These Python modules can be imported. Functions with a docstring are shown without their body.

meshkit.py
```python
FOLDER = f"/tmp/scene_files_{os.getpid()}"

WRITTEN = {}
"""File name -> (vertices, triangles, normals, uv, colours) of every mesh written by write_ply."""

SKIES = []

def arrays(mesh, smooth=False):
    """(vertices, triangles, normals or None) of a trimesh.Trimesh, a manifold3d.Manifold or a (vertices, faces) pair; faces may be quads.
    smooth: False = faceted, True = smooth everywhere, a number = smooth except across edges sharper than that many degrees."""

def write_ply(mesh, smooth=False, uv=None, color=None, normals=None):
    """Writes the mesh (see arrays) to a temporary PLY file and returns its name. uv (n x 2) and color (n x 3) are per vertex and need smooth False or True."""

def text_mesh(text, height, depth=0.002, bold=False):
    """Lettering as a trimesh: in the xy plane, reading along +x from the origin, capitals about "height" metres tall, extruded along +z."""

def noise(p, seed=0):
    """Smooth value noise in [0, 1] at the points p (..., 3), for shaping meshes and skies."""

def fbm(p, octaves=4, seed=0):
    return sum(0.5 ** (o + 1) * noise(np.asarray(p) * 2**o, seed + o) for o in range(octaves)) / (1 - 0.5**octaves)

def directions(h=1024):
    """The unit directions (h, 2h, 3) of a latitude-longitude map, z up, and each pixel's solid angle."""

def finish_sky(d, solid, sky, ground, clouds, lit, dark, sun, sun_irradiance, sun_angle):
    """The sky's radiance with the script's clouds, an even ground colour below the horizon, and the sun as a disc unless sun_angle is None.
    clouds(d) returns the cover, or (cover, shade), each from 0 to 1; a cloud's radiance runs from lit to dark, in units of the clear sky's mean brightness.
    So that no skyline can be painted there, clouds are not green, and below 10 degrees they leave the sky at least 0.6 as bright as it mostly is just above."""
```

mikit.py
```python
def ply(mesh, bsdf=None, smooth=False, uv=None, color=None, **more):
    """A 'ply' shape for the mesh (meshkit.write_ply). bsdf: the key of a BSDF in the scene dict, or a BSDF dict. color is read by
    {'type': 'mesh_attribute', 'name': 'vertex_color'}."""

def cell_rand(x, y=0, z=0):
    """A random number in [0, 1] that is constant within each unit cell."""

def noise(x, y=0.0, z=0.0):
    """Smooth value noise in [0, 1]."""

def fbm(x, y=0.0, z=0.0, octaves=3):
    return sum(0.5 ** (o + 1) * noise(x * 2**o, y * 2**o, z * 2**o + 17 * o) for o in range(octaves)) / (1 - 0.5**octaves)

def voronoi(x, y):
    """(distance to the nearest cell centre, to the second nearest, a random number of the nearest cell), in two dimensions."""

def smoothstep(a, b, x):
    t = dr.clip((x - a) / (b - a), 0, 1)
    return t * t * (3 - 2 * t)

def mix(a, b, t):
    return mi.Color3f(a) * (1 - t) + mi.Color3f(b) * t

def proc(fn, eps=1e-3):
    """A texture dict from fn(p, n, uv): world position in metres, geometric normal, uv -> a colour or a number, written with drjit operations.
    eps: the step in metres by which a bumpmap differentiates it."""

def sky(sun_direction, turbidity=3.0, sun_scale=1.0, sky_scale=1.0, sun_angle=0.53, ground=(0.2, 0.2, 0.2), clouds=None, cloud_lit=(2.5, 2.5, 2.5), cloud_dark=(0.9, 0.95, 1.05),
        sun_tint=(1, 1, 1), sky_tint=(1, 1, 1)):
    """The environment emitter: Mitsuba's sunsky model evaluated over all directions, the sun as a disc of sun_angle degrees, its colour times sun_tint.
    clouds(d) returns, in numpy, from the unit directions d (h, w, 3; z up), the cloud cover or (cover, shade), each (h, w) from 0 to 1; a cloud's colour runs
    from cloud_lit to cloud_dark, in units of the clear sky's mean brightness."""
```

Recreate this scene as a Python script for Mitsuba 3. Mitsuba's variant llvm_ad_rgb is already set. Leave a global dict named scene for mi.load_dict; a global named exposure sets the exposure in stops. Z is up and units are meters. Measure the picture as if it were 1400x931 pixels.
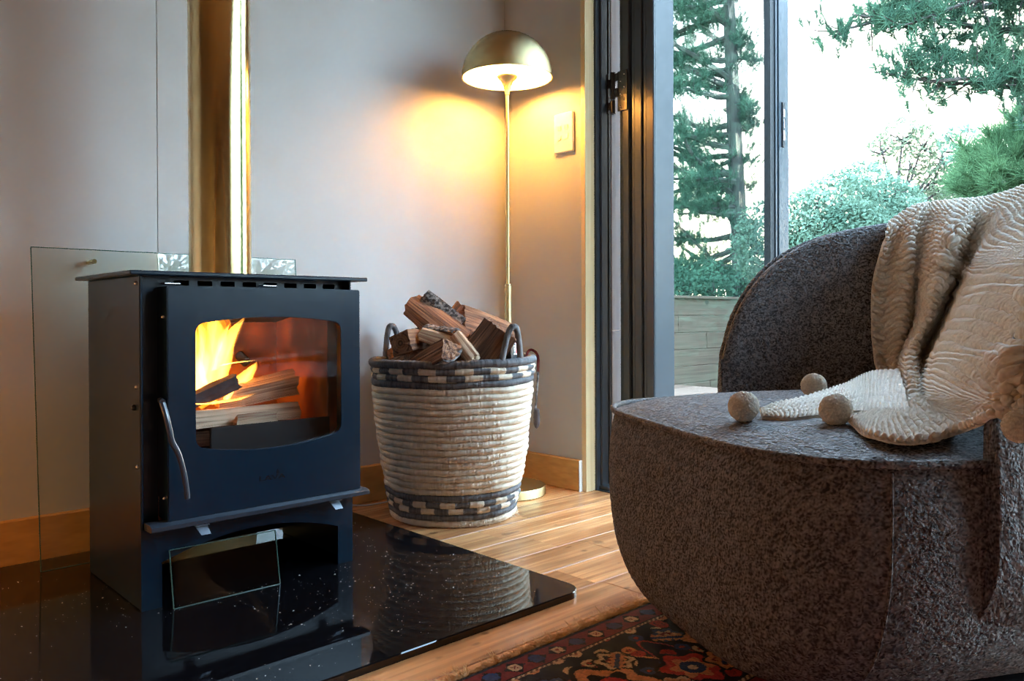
import math, random
import numpy as np, trimesh, manifold3d as m3
import drjit as dr
import mitsuba as mi
import mikit, meshkit
from mikit import noise, fbm, voronoi, cell_rand, smoothstep, mix, proc
from shapely.geometry import Polygon

T = mi.ScalarTransform4f
scene, labels = {}, {}

# ------------------------------------------------------------------ camera, sky, exposure
CAM = np.array([-2.037, -2.212, 0.6])
FWD = np.array([0.6832, 0.7302, -0.0052]); UPV = np.array([0.0063, 0.0010, 1.0])
scene['camera'] = {'type': 'perspective', 'fov': 65.25, 'fov_axis': 'x', 'near_clip': 0.02, 'far_clip': 300.0,
                   'principal_point_offset_y': 0.0306,
                   'to_world': T().look_at(origin=CAM.tolist(), target=(CAM + FWD).tolist(), up=UPV.tolist())}
exposure = 2.2
FIRE_GAIN = 0.5


def sky_clouds(d):
    n = meshkit.fbm(d * np.array([2.0, 2.0, 5.0]) + 3.1, 4, seed=5)
    return np.clip(0.55 + 0.9 * (n - 0.5), 0, 1), np.clip(0.25 + 0.6 * (n - 0.45), 0, 1)


scene['sky'] = mikit.sky((1.0, 0.35, 0.16), turbidity=3.5, sun_scale=0.0, sky_scale=46.0, ground=(0.12, 0.13, 0.09), clouds=sky_clouds,
                         cloud_lit=(1.24, 1.95, 2.65), cloud_dark=(0.80, 1.28, 1.8))


# ------------------------------------------------------------------ helpers
def put(key, mesh, mat, smooth=30, label=None, cat=None, group=None, kind=None, **kw):
    base, n = key, 0
    while key in scene:
        n += 1
        key = f'{base}_{n:03d}'
    scene[key] = mikit.ply(mesh, mat, smooth, **kw) if not isinstance(mesh, dict) else mesh
    tag(key, label, cat, group, kind)
    return key


def tag(key, label=None, cat=None, group=None, kind=None):
    e = {k: v for k, v in (('label', label), ('category', cat), ('group', group), ('kind', kind)) if v}
    if e:
        labels[key] = e
    return key


def free(key):
    base, n = key, 0
    while key in labels or any(k == key or k.startswith(key + '__') for k in scene):
        n += 1
        key = f'{base}_{n:03d}'
    return key


def cat(*ms):
    return trimesh.util.concatenate([m for m in ms])


def man(m):
    a = m.to_mesh()
    return trimesh.Trimesh(a.vert_properties[:, :3], a.tri_verts, process=False)


def box(x0, x1, y0, y1, z0, z1, b=0.0):
    if b <= 0:
        return trimesh.creation.box(bounds=[[x0, y0, z0], [x1, y1, z1]])
    p = []
    for x, sx in ((x0, 1), (x1, -1)):
        for y, sy in ((y0, 1), (y1, -1)):
            for z, sz in ((z0, 1), (z1, -1)):
                p += [(x + sx * b, y + sy * b, z), (x + sx * b, y, z + sz * b), (x, y + sy * b, z + sz * b)]
    return trimesh.convex.convex_hull(np.array(p))


def grid_faces(n, m, wrap_m=False, wrap_n=False):
    i, j = np.meshgrid(np.arange(n if wrap_n else n - 1), np.arange(m if wrap_m else m - 1), indexing='ij')
    i2, j2 = (i + 1) % n, (j + 1) % m
    q = np.stack([i * m + j, i2 * m + j, i2 * m + j2, i * m + j2], -1).reshape(-1, 4)
    return np.vstack([q[:, [0, 1, 2]], q[:, [0, 2, 3]]])


def sweep(path, radius, sides=10, closed=False, caps=True, flat=None):
    p = np.asarray(path, float)
    n = len(p)
    r = np.broadcast_to(np.asarray(radius, float), (n,))
    t = np.roll(p, -1, 0) - np.roll(p, 1, 0) if closed else np.gradient(p, axis=0)
    t /= np.linalg.norm(t, axis=1, keepdims=True) + 1e-12
    a = np.zeros_like(p)
    ref = np.array([0, 0, 1.0]) if abs(t[0][2]) < 0.9 else np.array([1.0, 0, 0])
    v = np.cross(t[0], ref); v /= np.linalg.norm(v)
    for k in range(n):
        v = v - t[k] * (v @ t[k]); v /= np.linalg.norm(v) + 1e-12
        a[k] = v
    b = np.cross(t, a)
    th = np.arange(sides) * 2 * np.pi / sides
    fa, fb = flat or (1, 1)
    V = p[:, None] + r[:, None, None] * (fa * np.cos(th)[None, :, None] * a[:, None] + fb * np.sin(th)[None, :, None] * b[:, None])
    V = V.reshape(-1, 3)
    F = grid_faces(n, sides, True, closed)
    if not closed and caps:
        c0, c1 = len(V), len(V) + 1
        V = np.vstack([V, p[0], p[-1]])
        j = np.arange(sides); j2 = (j + 1) % sides
        F = np.vstack([F, np.stack([j * 0 + c0, j, j2], 1), np.stack([j * 0 + c1, (n - 1) * sides + j2, (n - 1) * sides + j], 1)])
    m = trimesh.Trimesh(V, F, process=False)
    if m.volume < 0:
        m.invert()
    return m


def lathe(profile, n=48, center=(0, 0, 0)):
    pr = np.asarray(profile, float)
    th = np.arange(n) * 2 * np.pi / n
    V = np.stack([pr[:, 0][:, None] * np.cos(th), pr[:, 0][:, None] * np.sin(th), np.broadcast_to(pr[:, 1][:, None], (len(pr), n))], -1).reshape(-1, 3)
    m = trimesh.Trimesh(V + np.array(center), grid_faces(len(pr), n, True), process=False)
    m.merge_vertices()
    m.update_faces(m.nondegenerate_faces())
    if m.volume < 0:
        m.invert()
    return m


def catmull(P, per=8):
    P = np.asarray(P, float)
    Q = np.vstack([2 * P[0] - P[1], P, 2 * P[-1] - P[-2]])
    out = []
    for k in range(len(P) - 1):
        p0, p1, p2, p3 = Q[k:k + 4]
        t = np.linspace(0, 1, per, endpoint=False)[:, None]
        out.append(0.5 * ((2 * p1) + (p2 - p0) * t + (2 * p0 - 5 * p1 + 4 * p2 - p3) * t ** 2 + (3 * p1 - p0 - 3 * p2 + p3) * t ** 3))
    return np.vstack(out + [P[-1:]])


def extrude_xz(poly, y0, y1):
    """polygon in (x, z), solid between y0 and y1"""
    m = trimesh.creation.extrude_polygon(poly, abs(y1 - y0), engine='earcut')
    v = m.vertices.copy()
    m2 = trimesh.Trimesh(np.stack([v[:, 0], min(y0, y1) + v[:, 2], v[:, 1]], 1), m.faces, process=False)
    if m2.volume < 0:
        m2.invert()
    return m2


def ico(c, r, sub=2):
    m = trimesh.creation.icosphere(subdivisions=sub, radius=r)
    m.apply_translation(c)
    return m


def rot_frame(axis, roll):
    a = np.asarray(axis, float); a /= np.linalg.norm(a)
    ref = np.array([0, 0, 1.0]) if abs(a[2]) < 0.95 else np.array([1.0, 0, 0])
    u = np.cross(ref, a); u /= np.linalg.norm(u)
    v = np.cross(a, u)
    c, s = math.cos(roll), math.sin(roll)
    return a, u * c + v * s, v * c - u * s


# ------------------------------------------------------------------ materials
def mat(name, d, two=True):
    scene['mat_' + name] = {'type': 'twosided', 'bsdf': d} if two else d
    return 'mat_' + name


def pr(color, rough=0.5, **k):
    c = proc(color) if callable(color) else {'type': 'rgb', 'value': list(color)}
    r = proc(rough) if callable(rough) else rough
    return {'type': 'principled', 'base_color': c, 'roughness': r, **k}


def bump(fn, scale, d, eps=1e-3):
    return {'type': 'bumpmap', 'tex': proc(fn, eps), 'scale': scale, 'bsdf': d}


WALL = mat('wall', pr(lambda p, n, uv: mix((0.43, 0.43, 0.425), (0.465, 0.465, 0.46), fbm(p.x * 3, p.y * 3, p.z * 3)), 0.85))
CEIL = mat('ceiling', pr(lambda p, n, uv: mix((0.36, 0.235, 0.14), (0.46, 0.31, 0.19), fbm(p.x * 2, p.y * 60, p.z)), 0.7))
DARKROOM = mat('far_wall', pr((0.20, 0.135, 0.095), 0.8))


def plank_fn(p, n, uv):
    row = dr.floor((p.y + 0.013) / 0.1275)
    r = cell_rand(row, dr.floor((p.x + 7.3 * cell_rand(row, 5, 1)) / 1.37), 3)
    g = fbm(p.x * 2.2 + 9 * r, p.y * 55, row)
    g2 = noise(p.x * 9 + r * 30, p.y * 190, 2.0)
    k = fbm(p.x * 5 + r * 11, p.y * 14, row, 3)
    c = mix((0.37, 0.150, 0.054), (0.63, 0.310, 0.128), smoothstep(0.28, 0.72, g * 0.6 + k * 0.4))
    c = c * (0.82 + 0.36 * r) * (0.88 + 0.24 * g2)
    spot = smoothstep(0.80, 0.9, noise(p.x * 23 + 5 * r, p.y * 40, 7.7))
    return c * (1 - 0.45 * spot)


FLOOR = mat('floor', bump(lambda p, n, uv: 0.5 * noise(p.x * 6, p.y * 120, 3.0) + 0.5 * fbm(p.x * 7, p.y * 9, 1.0), 0.0006,
                          pr(plank_fn, lambda p, n, uv: 0.17 + 0.25 * fbm(p.x * 6, p.y * 30, 4.0), specular=0.5)))


def pine_h(p, n, uv):
    along, across = p.x + p.y, p.z
    g = fbm(along * 3, across * 90, (p.x - p.y) * 20)
    k = smoothstep(0.9, 0.985, noise(along * 9, across * 16, 3.3))
    return mix((0.47, 0.22, 0.062), (0.66, 0.37, 0.125), g) * (1 - 0.75 * k)


def pine_v(p, n, uv):
    g = fbm((p.x + p.y) * 110, p.z * 2.2, (p.x - p.y) * 60)
    return mix((0.60, 0.42, 0.20), (0.78, 0.61, 0.36), g)


BASE = mat('baseboard_wood', pr(pine_h, 0.38))
TRIMW = mat('pine_trim', pr(pine_v, 0.5))
DAYWHITE = mat('daylight_white', pr((0.75, 0.74, 0.72), 0.5))  # white that stands in for daylight on the baseboard end
HEARTH = mat('hearth_glass', {'type': 'plastic', 'int_ior': 1.55, 'diffuse_reflectance': {'type': 'rgb', 'value': [0.003, 0.003, 0.004]}})
ASH = mat('ash', pr((0.60, 0.59, 0.56), 0.9))
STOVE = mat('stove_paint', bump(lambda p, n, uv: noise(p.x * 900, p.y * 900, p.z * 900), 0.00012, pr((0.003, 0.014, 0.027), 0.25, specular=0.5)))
STOVE_IN = mat('firebox_dark', pr((0.014, 0.012, 0.011), 0.85))
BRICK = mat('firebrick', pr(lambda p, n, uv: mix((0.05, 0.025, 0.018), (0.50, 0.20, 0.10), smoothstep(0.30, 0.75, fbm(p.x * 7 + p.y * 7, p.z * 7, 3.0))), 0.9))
STEEL = mat('bright_steel', {'type': 'roughconductor', 'material': 'Cr', 'alpha': 0.2})
ASHMETAL = mat('ash_lip_steel', pr((0.022, 0.030, 0.042), 0.28, specular=0.8))
CLIP = mat('clip_steel', pr((0.16, 0.20, 0.25), 0.35, specular=0.6))
GOLD = mat('flue_brass', {'type': 'roughconductor', 'alpha': 0.045, 'eta': {'type': 'rgb', 'value': [0.42, 0.55, 1.05]}, 'k': {'type': 'rgb', 'value': [3.4, 2.5, 1.75]}, 'specular_reflectance': {'type': 'rgb', 'value': [1.0, 0.97, 0.88]}})
SATIN = mat('lamp_brass', {'type': 'roughconductor', 'alpha': 0.36, 'specular_reflectance': {'type': 'rgb', 'value': [0.78, 0.74, 0.66]}, 'eta': {'type': 'rgb', 'value': [0.42, 0.55, 1.05]}, 'k': {'type': 'rgb', 'value': [3.4, 2.5, 1.75]}})
SHADEIN = mat('lamp_white', pr((0.90, 0.87, 0.80), 0.6))
PANE = mat('clear_glass', {'type': 'thindielectric', 'int_ior': 1.5}, two=False)
FLOAT = mat('float_glass', {'type': 'thindielectric', 'int_ior': 1.5, 'specular_transmittance': {'type': 'rgb', 'value': [0.84, 0.90, 0.85]}}, two=False)
DOORGLASS = mat('tinted_glass', {'type': 'thindielectric', 'int_ior': 1.5, 'specular_transmittance': {'type': 'rgb', 'value': [0.82, 0.85, 0.85]}}, two=False)
GLASSEDGE = mat('glass_edge', pr((0.045, 0.10, 0.09), 0.15))
ALU = mat('door_aluminium', pr((0.034, 0.046, 0.058), 0.30, specular=0.5))
RUBBER = mat('door_gasket', pr((0.016, 0.016, 0.017), 0.6))
PLATE = mat('switch_plastic', pr((0.82, 0.79, 0.75), 0.35))
CORD = mat('white_cord', pr((0.55, 0.50, 0.46), 0.45))


def weather(p, n, uv):
    g = fbm((p.x + p.y) * 3, p.z * 80, 5.0)
    return mix((0.100, 0.054, 0.035), (0.190, 0.112, 0.078), g) * (1 - 0.6 * smoothstep(0.86, 0.95, noise((p.x + p.y) * 5, p.z * 14, 2.0)))


def weather_v(p, n, uv):
    g = fbm((p.x + p.y) * 90, p.z * 3, 5.0)
    return mix((0.42, 0.37, 0.37), (0.55, 0.50, 0.50), g) * (1 - 0.6 * smoothstep(0.86, 0.94, noise((p.x + p.y) * 40, p.z * 9, 2.0)))


FENCE = mat('weathered_boards', pr(weather, 0.85))
POSTW = mat('weathered_post', pr(weather_v, 0.85))


def turned(p):
    """the same space turned, so that no noise lattice lines up with the room"""
    return 0.36 * p.x + 0.48 * p.y - 0.80 * p.z, -0.80 * p.x + 0.60 * p.y, 0.48 * p.x + 0.64 * p.y + 0.60 * p.z


def boucle_h(p, n, uv):
    a, b, c = turned(p)
    w = noise(a * 90, b * 90, c * 90)
    return noise(a * 250 + 2.5 * w, b * 250 - 2.0 * w, c * 250) + 0.6 * noise(a * 520, b * 520, c * 520)


def boucle_col(p, n, uv):
    a, b, c = turned(p)
    w = noise(a * 90, b * 90, c * 90)
    v = noise(a * 330 + 3 * w, b * 330 - 2.5 * w, c * 330)
    return mix((0.018, 0.0172, 0.0172), (0.23, 0.22, 0.216), smoothstep(0.22, 0.88, 0.60 * v + 0.40 * fbm(a * 130, b * 130, c * 130)))


BOUCLE = mat('boucle', bump(boucle_h, 0.0032, pr(boucle_col, 0.72, sheen=1.0, specular=0.45), eps=4e-4))
KNIT = mat('knit_wool', pr(lambda p, n, uv: mix((0.46, 0.41, 0.335), (0.64, 0.585, 0.495), noise(p.x * 260, p.y * 260, p.z * 260)), 0.85, sheen=0.3))
POM = mat('pompom_wool', bump(lambda p, n, uv: noise(p.x * 420, p.y * 420, p.z * 420), 0.002,
                              pr(lambda p, n, uv: mix((0.50, 0.465, 0.38), (0.72, 0.68, 0.58), noise(p.x * 380, p.y * 380, p.z * 380)), 0.9, sheen=0.4), eps=5e-4))
BLACKSTEEL = mat('black_steel', pr((0.015, 0.015, 0.017), 0.3))
BC = (-0.503, -0.309)      # basket centre


def straw(p, n, uv):
    a = dr.atan2(p.y - BC[1], p.x - BC[0])
    v = noise(a * 70, p.z * 50, 1.0)
    w = noise(a * 16, p.z * 80, 4.0)
    return mix((0.60, 0.475, 0.335), (0.87, 0.76, 0.61), 0.5 * v + 0.5 * w)


def greyband(p, n, uv):
    a = dr.atan2(p.y - BC[1], p.x - BC[0])
    return mix((0.085, 0.080, 0.082), (0.20, 0.19, 0.19), noise(a * 70, p.z * 40, 1.0))


def checker(p, n, uv):
    a = dr.atan2(p.y - BC[1], p.x - BC[0])
    row = dr.floor(p.z / 0.0189)
    k = a * (30 / (2 * math.pi)) + 0.55 * row
    s = dr.select((k - 2 * dr.floor(k / 2)) < 1.0, 1.0, 0.0)
    return mix(greyband(p, n, uv), straw(p, n, uv), s)


STRAW = mat('straw_coil', pr(straw, 0.75))
GREYCOIL = mat('grey_coil', pr(greyband, 0.75))
CHECK = mat('checker_coil', pr(checker, 0.75))


def split_wood(p, n, uv):
    g = fbm(uv.x * 9, uv.y * 230, 1.0, 4)
    h = fbm(uv.x * 5 + 3, uv.y * 26, 5.0)
    c = mix((0.060, 0.024, 0.014), (0.40, 0.19, 0.095), smoothstep(0.25, 0.78, 0.55 * g + 0.45 * h))
    return c * (0.75 + 0.5 * cell_rand(dr.floor(uv.x / 1.7), 3, 1))


def pale_wood(p, n, uv):
    g = fbm(uv.x * 8, uv.y * 260, 1.0, 4)
    h = fbm(uv.x * 6, uv.y * 30, 9.0)
    return mix((0.25, 0.13, 0.07), (0.70, 0.52, 0.35), smoothstep(0.22, 0.75, 0.6 * g + 0.4 * h))


def bark(p, n, uv):
    g = fbm(p.x * 130, p.y * 130, p.z * 130, 4)
    return mix((0.040, 0.030, 0.027), (0.27, 0.235, 0.215), smoothstep(0.35, 0.72, g))


SPLIT = mat('split_wood', pr(split_wood, 0.85))
PALE = mat('pale_split_wood', pr(pale_wood, 0.85))
BARK = mat('bark', bump(lambda p, n, uv: fbm(p.x * 70, p.y * 70, p.z * 70), 0.006, pr(bark, 0.95)))
CHAR = mat('charred_wood', pr(lambda p, n, uv: mix((0.03, 0.022, 0.022), (0.11, 0.085, 0.085), fbm(p.x * 60, p.y * 60, p.z * 60)), 0.9))
LEATHER = mat('dark_leather', pr((0.02, 0.026, 0.034), 0.45))
REDTAB = mat('red_leather', pr((0.16, 0.014, 0.012), 0.5))
RED = mat('label_red', pr((0.55, 0.015, 0.02), 0.5))
WHITE = mat('label_white', pr((0.75, 0.75, 0.78), 0.5))
LOGOM = mat('logo_black', pr((0.004, 0.004, 0.005), 0.3))

# ------------------------------------------------------------------ the room
HZ = 2.55
OPEN_END = -4.2
LINTEL = 2.25
SEAM = -1.265


def struct(key, mesh, m, **k):
    return put(key, mesh, m, kind='structure', **k)


struct('wall_back', box(-5.2, 0.12, 0.004, 0.12, -0.05, HZ), WALL)
for a, b in ((-5.2, SEAM - 0.0008), (SEAM + 0.0008, 0.0)):
    put('wall_back__panel', box(a, b, 0.0, 0.006, 0.0, HZ, 0.0008), WALL)
struct('wall_right', cat(box(0.0, 0.12, -0.383, 0.0, -0.05, HZ), box(0.0, 0.12, OPEN_END, -0.383, LINTEL, HZ), box(0.0, 0.12, -5.4, OPEN_END, -0.05, HZ)), WALL)
struct('wall_left', box(-5.3, -5.2, -5.4, 0.12, -0.05, HZ), DARKROOM)
struct('wall_front', box(-5.3, 0.12, -5.5, -5.4, -0.05, HZ), DARKROOM)
struct('ceiling', box(-5.3, 0.12, -5.5, 0.12, HZ, HZ + 0.1), CEIL)
struct('baseboard_back', cat(box(-5.2, 0.0, -0.018, 0.0, 0.0, 0.118, 0.003)), BASE)
struct('baseboard_right', box(-0.018, 0.0, -0.384, -0.018, 0.0, 0.106, 0.003), BASE)
put('baseboard_right__daylit_end', box(-0.0185, -0.0005, -0.3875, -0.3835, 0.0, 0.106), DAYWHITE, label='end of the baseboard with daylight white put into its colour')  # cut end coloured white in place of the daylight falling on it
struct('trim_1', box(-0.004, 0.043, -0.405, -0.384, 0.0, LINTEL, 0.0015), TRIMW)
struct('trim_2', box(-0.004, 0.043, OPEN_END, -0.405, LINTEL - 0.022, LINTEL, 0.0015), TRIMW)

# floor: every plank its own piece
struct('floor', box(-5.2, 0.05, -5.4, 0.02, -0.06, -0.012), DARKROOM)
rng = np.random.default_rng(4)
PW = 0.1275
rows = list(range(int(-5.4 / PW), 1))
for r in rows:
    y1 = r * PW - 0.013 + PW
    y0 = y1 - PW
    y0c, y1c = max(y0, -5.4), min(y1, 0.0)
    if y1c - y0c < 0.02:
        continue
    xs = [-5.2]
    x = -5.2 + rng.uniform(0.3, 1.5)
    while x < -0.25:
        xs.append(x); x += rng.uniform(1.1, 1.9)
    xs.append(0.045)
    for a, b in zip(xs[:-1], xs[1:]):
        dz = rng.uniform(-0.0006, 0.0)
        put('floor__plank', box(a + 0.0005, b - 0.0005, y0c + 0.0007, y1c - 0.0007, -0.014, dz, 0.0012), FLOOR)

# ------------------------------------------------------------------ the folding door
struct('door_1', cat(box(0.043, 0.062, -0.412, -0.384, 0.0, LINTEL - 0.022, 0.001), box(0.062, 0.098, -0.418, -0.384, 0.0, LINTEL - 0.022, 0.002),
                     box(0.098, 0.124, -0.410, -0.384, 0.0, LINTEL - 0.022, 0.001), box(0.104, 0.110, -0.416, -0.41, 0.0, LINTEL - 0.022, 0.001)), ALU)
put('door_1__frame_face', cat(box(0.064, 0.086, -0.4195, -0.4178, 0.01, LINTEL - 0.03, 0.0005), box(0.105, 0.109, -0.4175, -0.4158, 0.01, LINTEL - 0.03, 0.0004)), ALU, label='blue grey aluminium face of the frame')
put('door_1__threshold_track', cat(box(0.05, 0.30, OPEN_END, -0.405, -0.03, 0.002, 0.002), box(0.09, 0.10, OPEN_END, -0.405, 0.0, 0.008), box(0.14, 0.15, OPEN_END, -0.405, 0.0, 0.008)), ALU)
put('door_1__pivot_shoe', box(0.055, 0.135, -0.452, -0.405, 0.002, 0.016, 0.004), ALU)
put('door_1__timber_reveal', cat(box(0.1245, 0.20, -0.4125, -0.385, 0.0, 0.545, 0.001), box(0.1245, 0.20, -0.4125, -0.385, 0.547, LINTEL, 0.001)), POSTW, label='weathered grey timber strip')
struct('door_1__head_track', box(0.05, 0.30, OPEN_END, -0.405, LINTEL - 0.06, LINTEL - 0.022), ALU)
del labels['door_1__head_track']
DZ0, DZ1 = 0.02, LINTEL - 0.065


def door_panel(key, y0, y1, x0, x1, near_w=0.11, far_w=0.133, face=True, label=None):
    put(key + '__frame', cat(box(x0, x0 + near_w - 0.004, y0 + 0.003, y1 - 0.003, DZ0, DZ1, 0.002), box(x1 - far_w + 0.055, x1, y0 + 0.003, y1 - 0.003, DZ0, DZ1, 0.002),
                             box(x1 - far_w + 0.03, x1 - far_w + 0.043, y0 + 0.004, y1 - 0.004, DZ0, DZ1, 0.001),
                             box(x0 + near_w - 0.004, x1 - far_w + 0.055, y0 + 0.003, y1 - 0.003, DZ0, DZ0 + 0.11, 0.002),
                             box(x0 + near_w - 0.004, x1 - far_w + 0.055, y0 + 0.003, y1 - 0.003, DZ1 - 0.11, DZ1, 0.002)), ALU)
    put(key + '__gasket', cat(box(x1 - far_w, x1 - far_w + 0.054, y0 + 0.010, y1 - 0.010, DZ0 + 0.1, DZ1 - 0.1), box(x0 + near_w - 0.006, x0 + near_w + 0.004, y0 + 0.010, y1 - 0.010, DZ0 + 0.1, DZ1 - 0.1)), RUBBER)
    ym = (y0 + y1) / 2
    put(key + '__glass', box(x0 + near_w, x1 - far_w + 0.01, ym - 0.0005, ym + 0.0005, DZ0 + 0.1, DZ1 - 0.1) if False else
        trimesh.Trimesh([[x0 + near_w, ym, DZ0 + 0.1], [x1 - far_w + 0.01, ym, DZ0 + 0.1], [x1 - far_w + 0.01, ym, DZ1 - 0.1], [x0 + near_w, ym, DZ1 - 0.1]], [[0, 1, 2], [0, 2, 3]], process=False), DOORGLASS, smooth=False)
    put(key + '__edge_profile', cat(box(x0 - 0.008, x0 + 0.002, y0 + 0.002, y1 - 0.014, DZ0, DZ1, 0.003), box(x0 - 0.003, x0 + 0.002, y1 - 0.012, y1 - 0.001, DZ0, DZ1, 0.001)), ALU)
    tag(key, label, 'door panel')


door_panel('door_1__folded_leaf', -0.508, -0.462, 0.112, 1.14, far_w=0.07, face=False)
# keys of leaves are written out so that each leaf keeps its own parts at the third level
labels.pop('door_1__folded_leaf', None)
door_panel('door_1__folded_leaf_001', -0.562, -0.514, 0.112, 1.09, far_w=0.07, face=False)
labels.pop('door_1__folded_leaf_001', None)
door_panel('door_1__folded_leaf_002', -0.616, -0.568, 0.105, 0.996)
labels['door_1__folded_leaf_002'] = {'label': 'nearest glazed leaf with pale blue grey frame'}
put('door_1__folded_leaf_002__lock_plate', cat(box(0.938, 0.957, -0.6185, -0.612, 1.27, 1.448, 0.001)), BLACKSTEEL)
put('door_1__folded_leaf_002__latch', cat(box(0.941, 0.953, -0.6205, -0.617, 1.39, 1.42, 0.001), box(0.941, 0.953, -0.6205, -0.617, 1.295, 1.335, 0.001), box(0.945, 0.950, -0.6205, -0.617, 1.345, 1.38, 0.0005)), STEEL)
# hinge between frame and first leaf
hz0, hz1 = 1.296, 1.432
hinge = 'door_1__hinge'
put(hinge, cat(box(0.094, 0.1265, -0.4225, -0.4185, hz0, hz1, 0.001), box(0.0995, 0.1045, -0.502, -0.460, hz0, hz1, 0.001),
               trimesh.creation.cylinder(radius=0.0095, segment=[[0.098, -0.442, hz0 + 0.045], [0.098, -0.442, hz1]], sections=16),
               trimesh.creation.cylinder(radius=0.0095, segment=[[0.098, -0.442, hz0 - 0.004], [0.098, -0.442, hz0 + 0.04]], sections=16),
               box(0.095, 0.103, -0.444, -0.420, hz0 + 0.01, hz0 + 0.036), box(0.095, 0.103, -0.444, -0.420, hz1 - 0.05, hz1 - 0.02), box(0.096, 0.104, -0.464, -0.442, hz0 + 0.05, hz0 + 0.08), box(0.096, 0.104, -0.464, -0.442, hz1 - 0.03, hz1 - 0.006)), BLACKSTEEL)
for k in range(6):
    put(hinge + '__screw', ico((0.103 + 0.014 * (k % 2), -0.4228, hz0 + 0.014 + k * 0.0215), 0.0036, 1), STEEL)
    put(hinge + '__screw', ico((0.0992, -0.474 - 0.016 * (k % 2), hz0 + 0.014 + k * 0.0215), 0.0036, 1), STEEL)

# ------------------------------------------------------------------ outdoors
scene_ground = mat('meadow', pr(lambda p, n, uv: mix((0.030, 0.032, 0.018), (0.055, 0.055, 0.032), fbm(p.x, p.y, 1.0)), 0.95))
struct('ground', box(0.13, 60, -45, 45, -1.1, -1.0), scene_ground)
tag('ground', 'grassy ground outside below the deck', None, None, 'structure')
for i in range(26):
    put('deck__board', box(0.30 + i * 0.145, 0.30 + i * 0.145 + 0.14, -7.0, 1.9, -0.07, -0.04, 0.003), FENCE)
put('deck__joist', cat(*[box(0.13, 4.1, y, y + 0.09, -1.0, -0.07) for y in (-6.9, -4, -1, 1.7)]), FENCE)
tag('deck', 'weathered timber deck outside the folding door', None, None, 'structure')
fx0, fx1 = 1.6, 5.9
fy = 2.02
zt = 0.745
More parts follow.
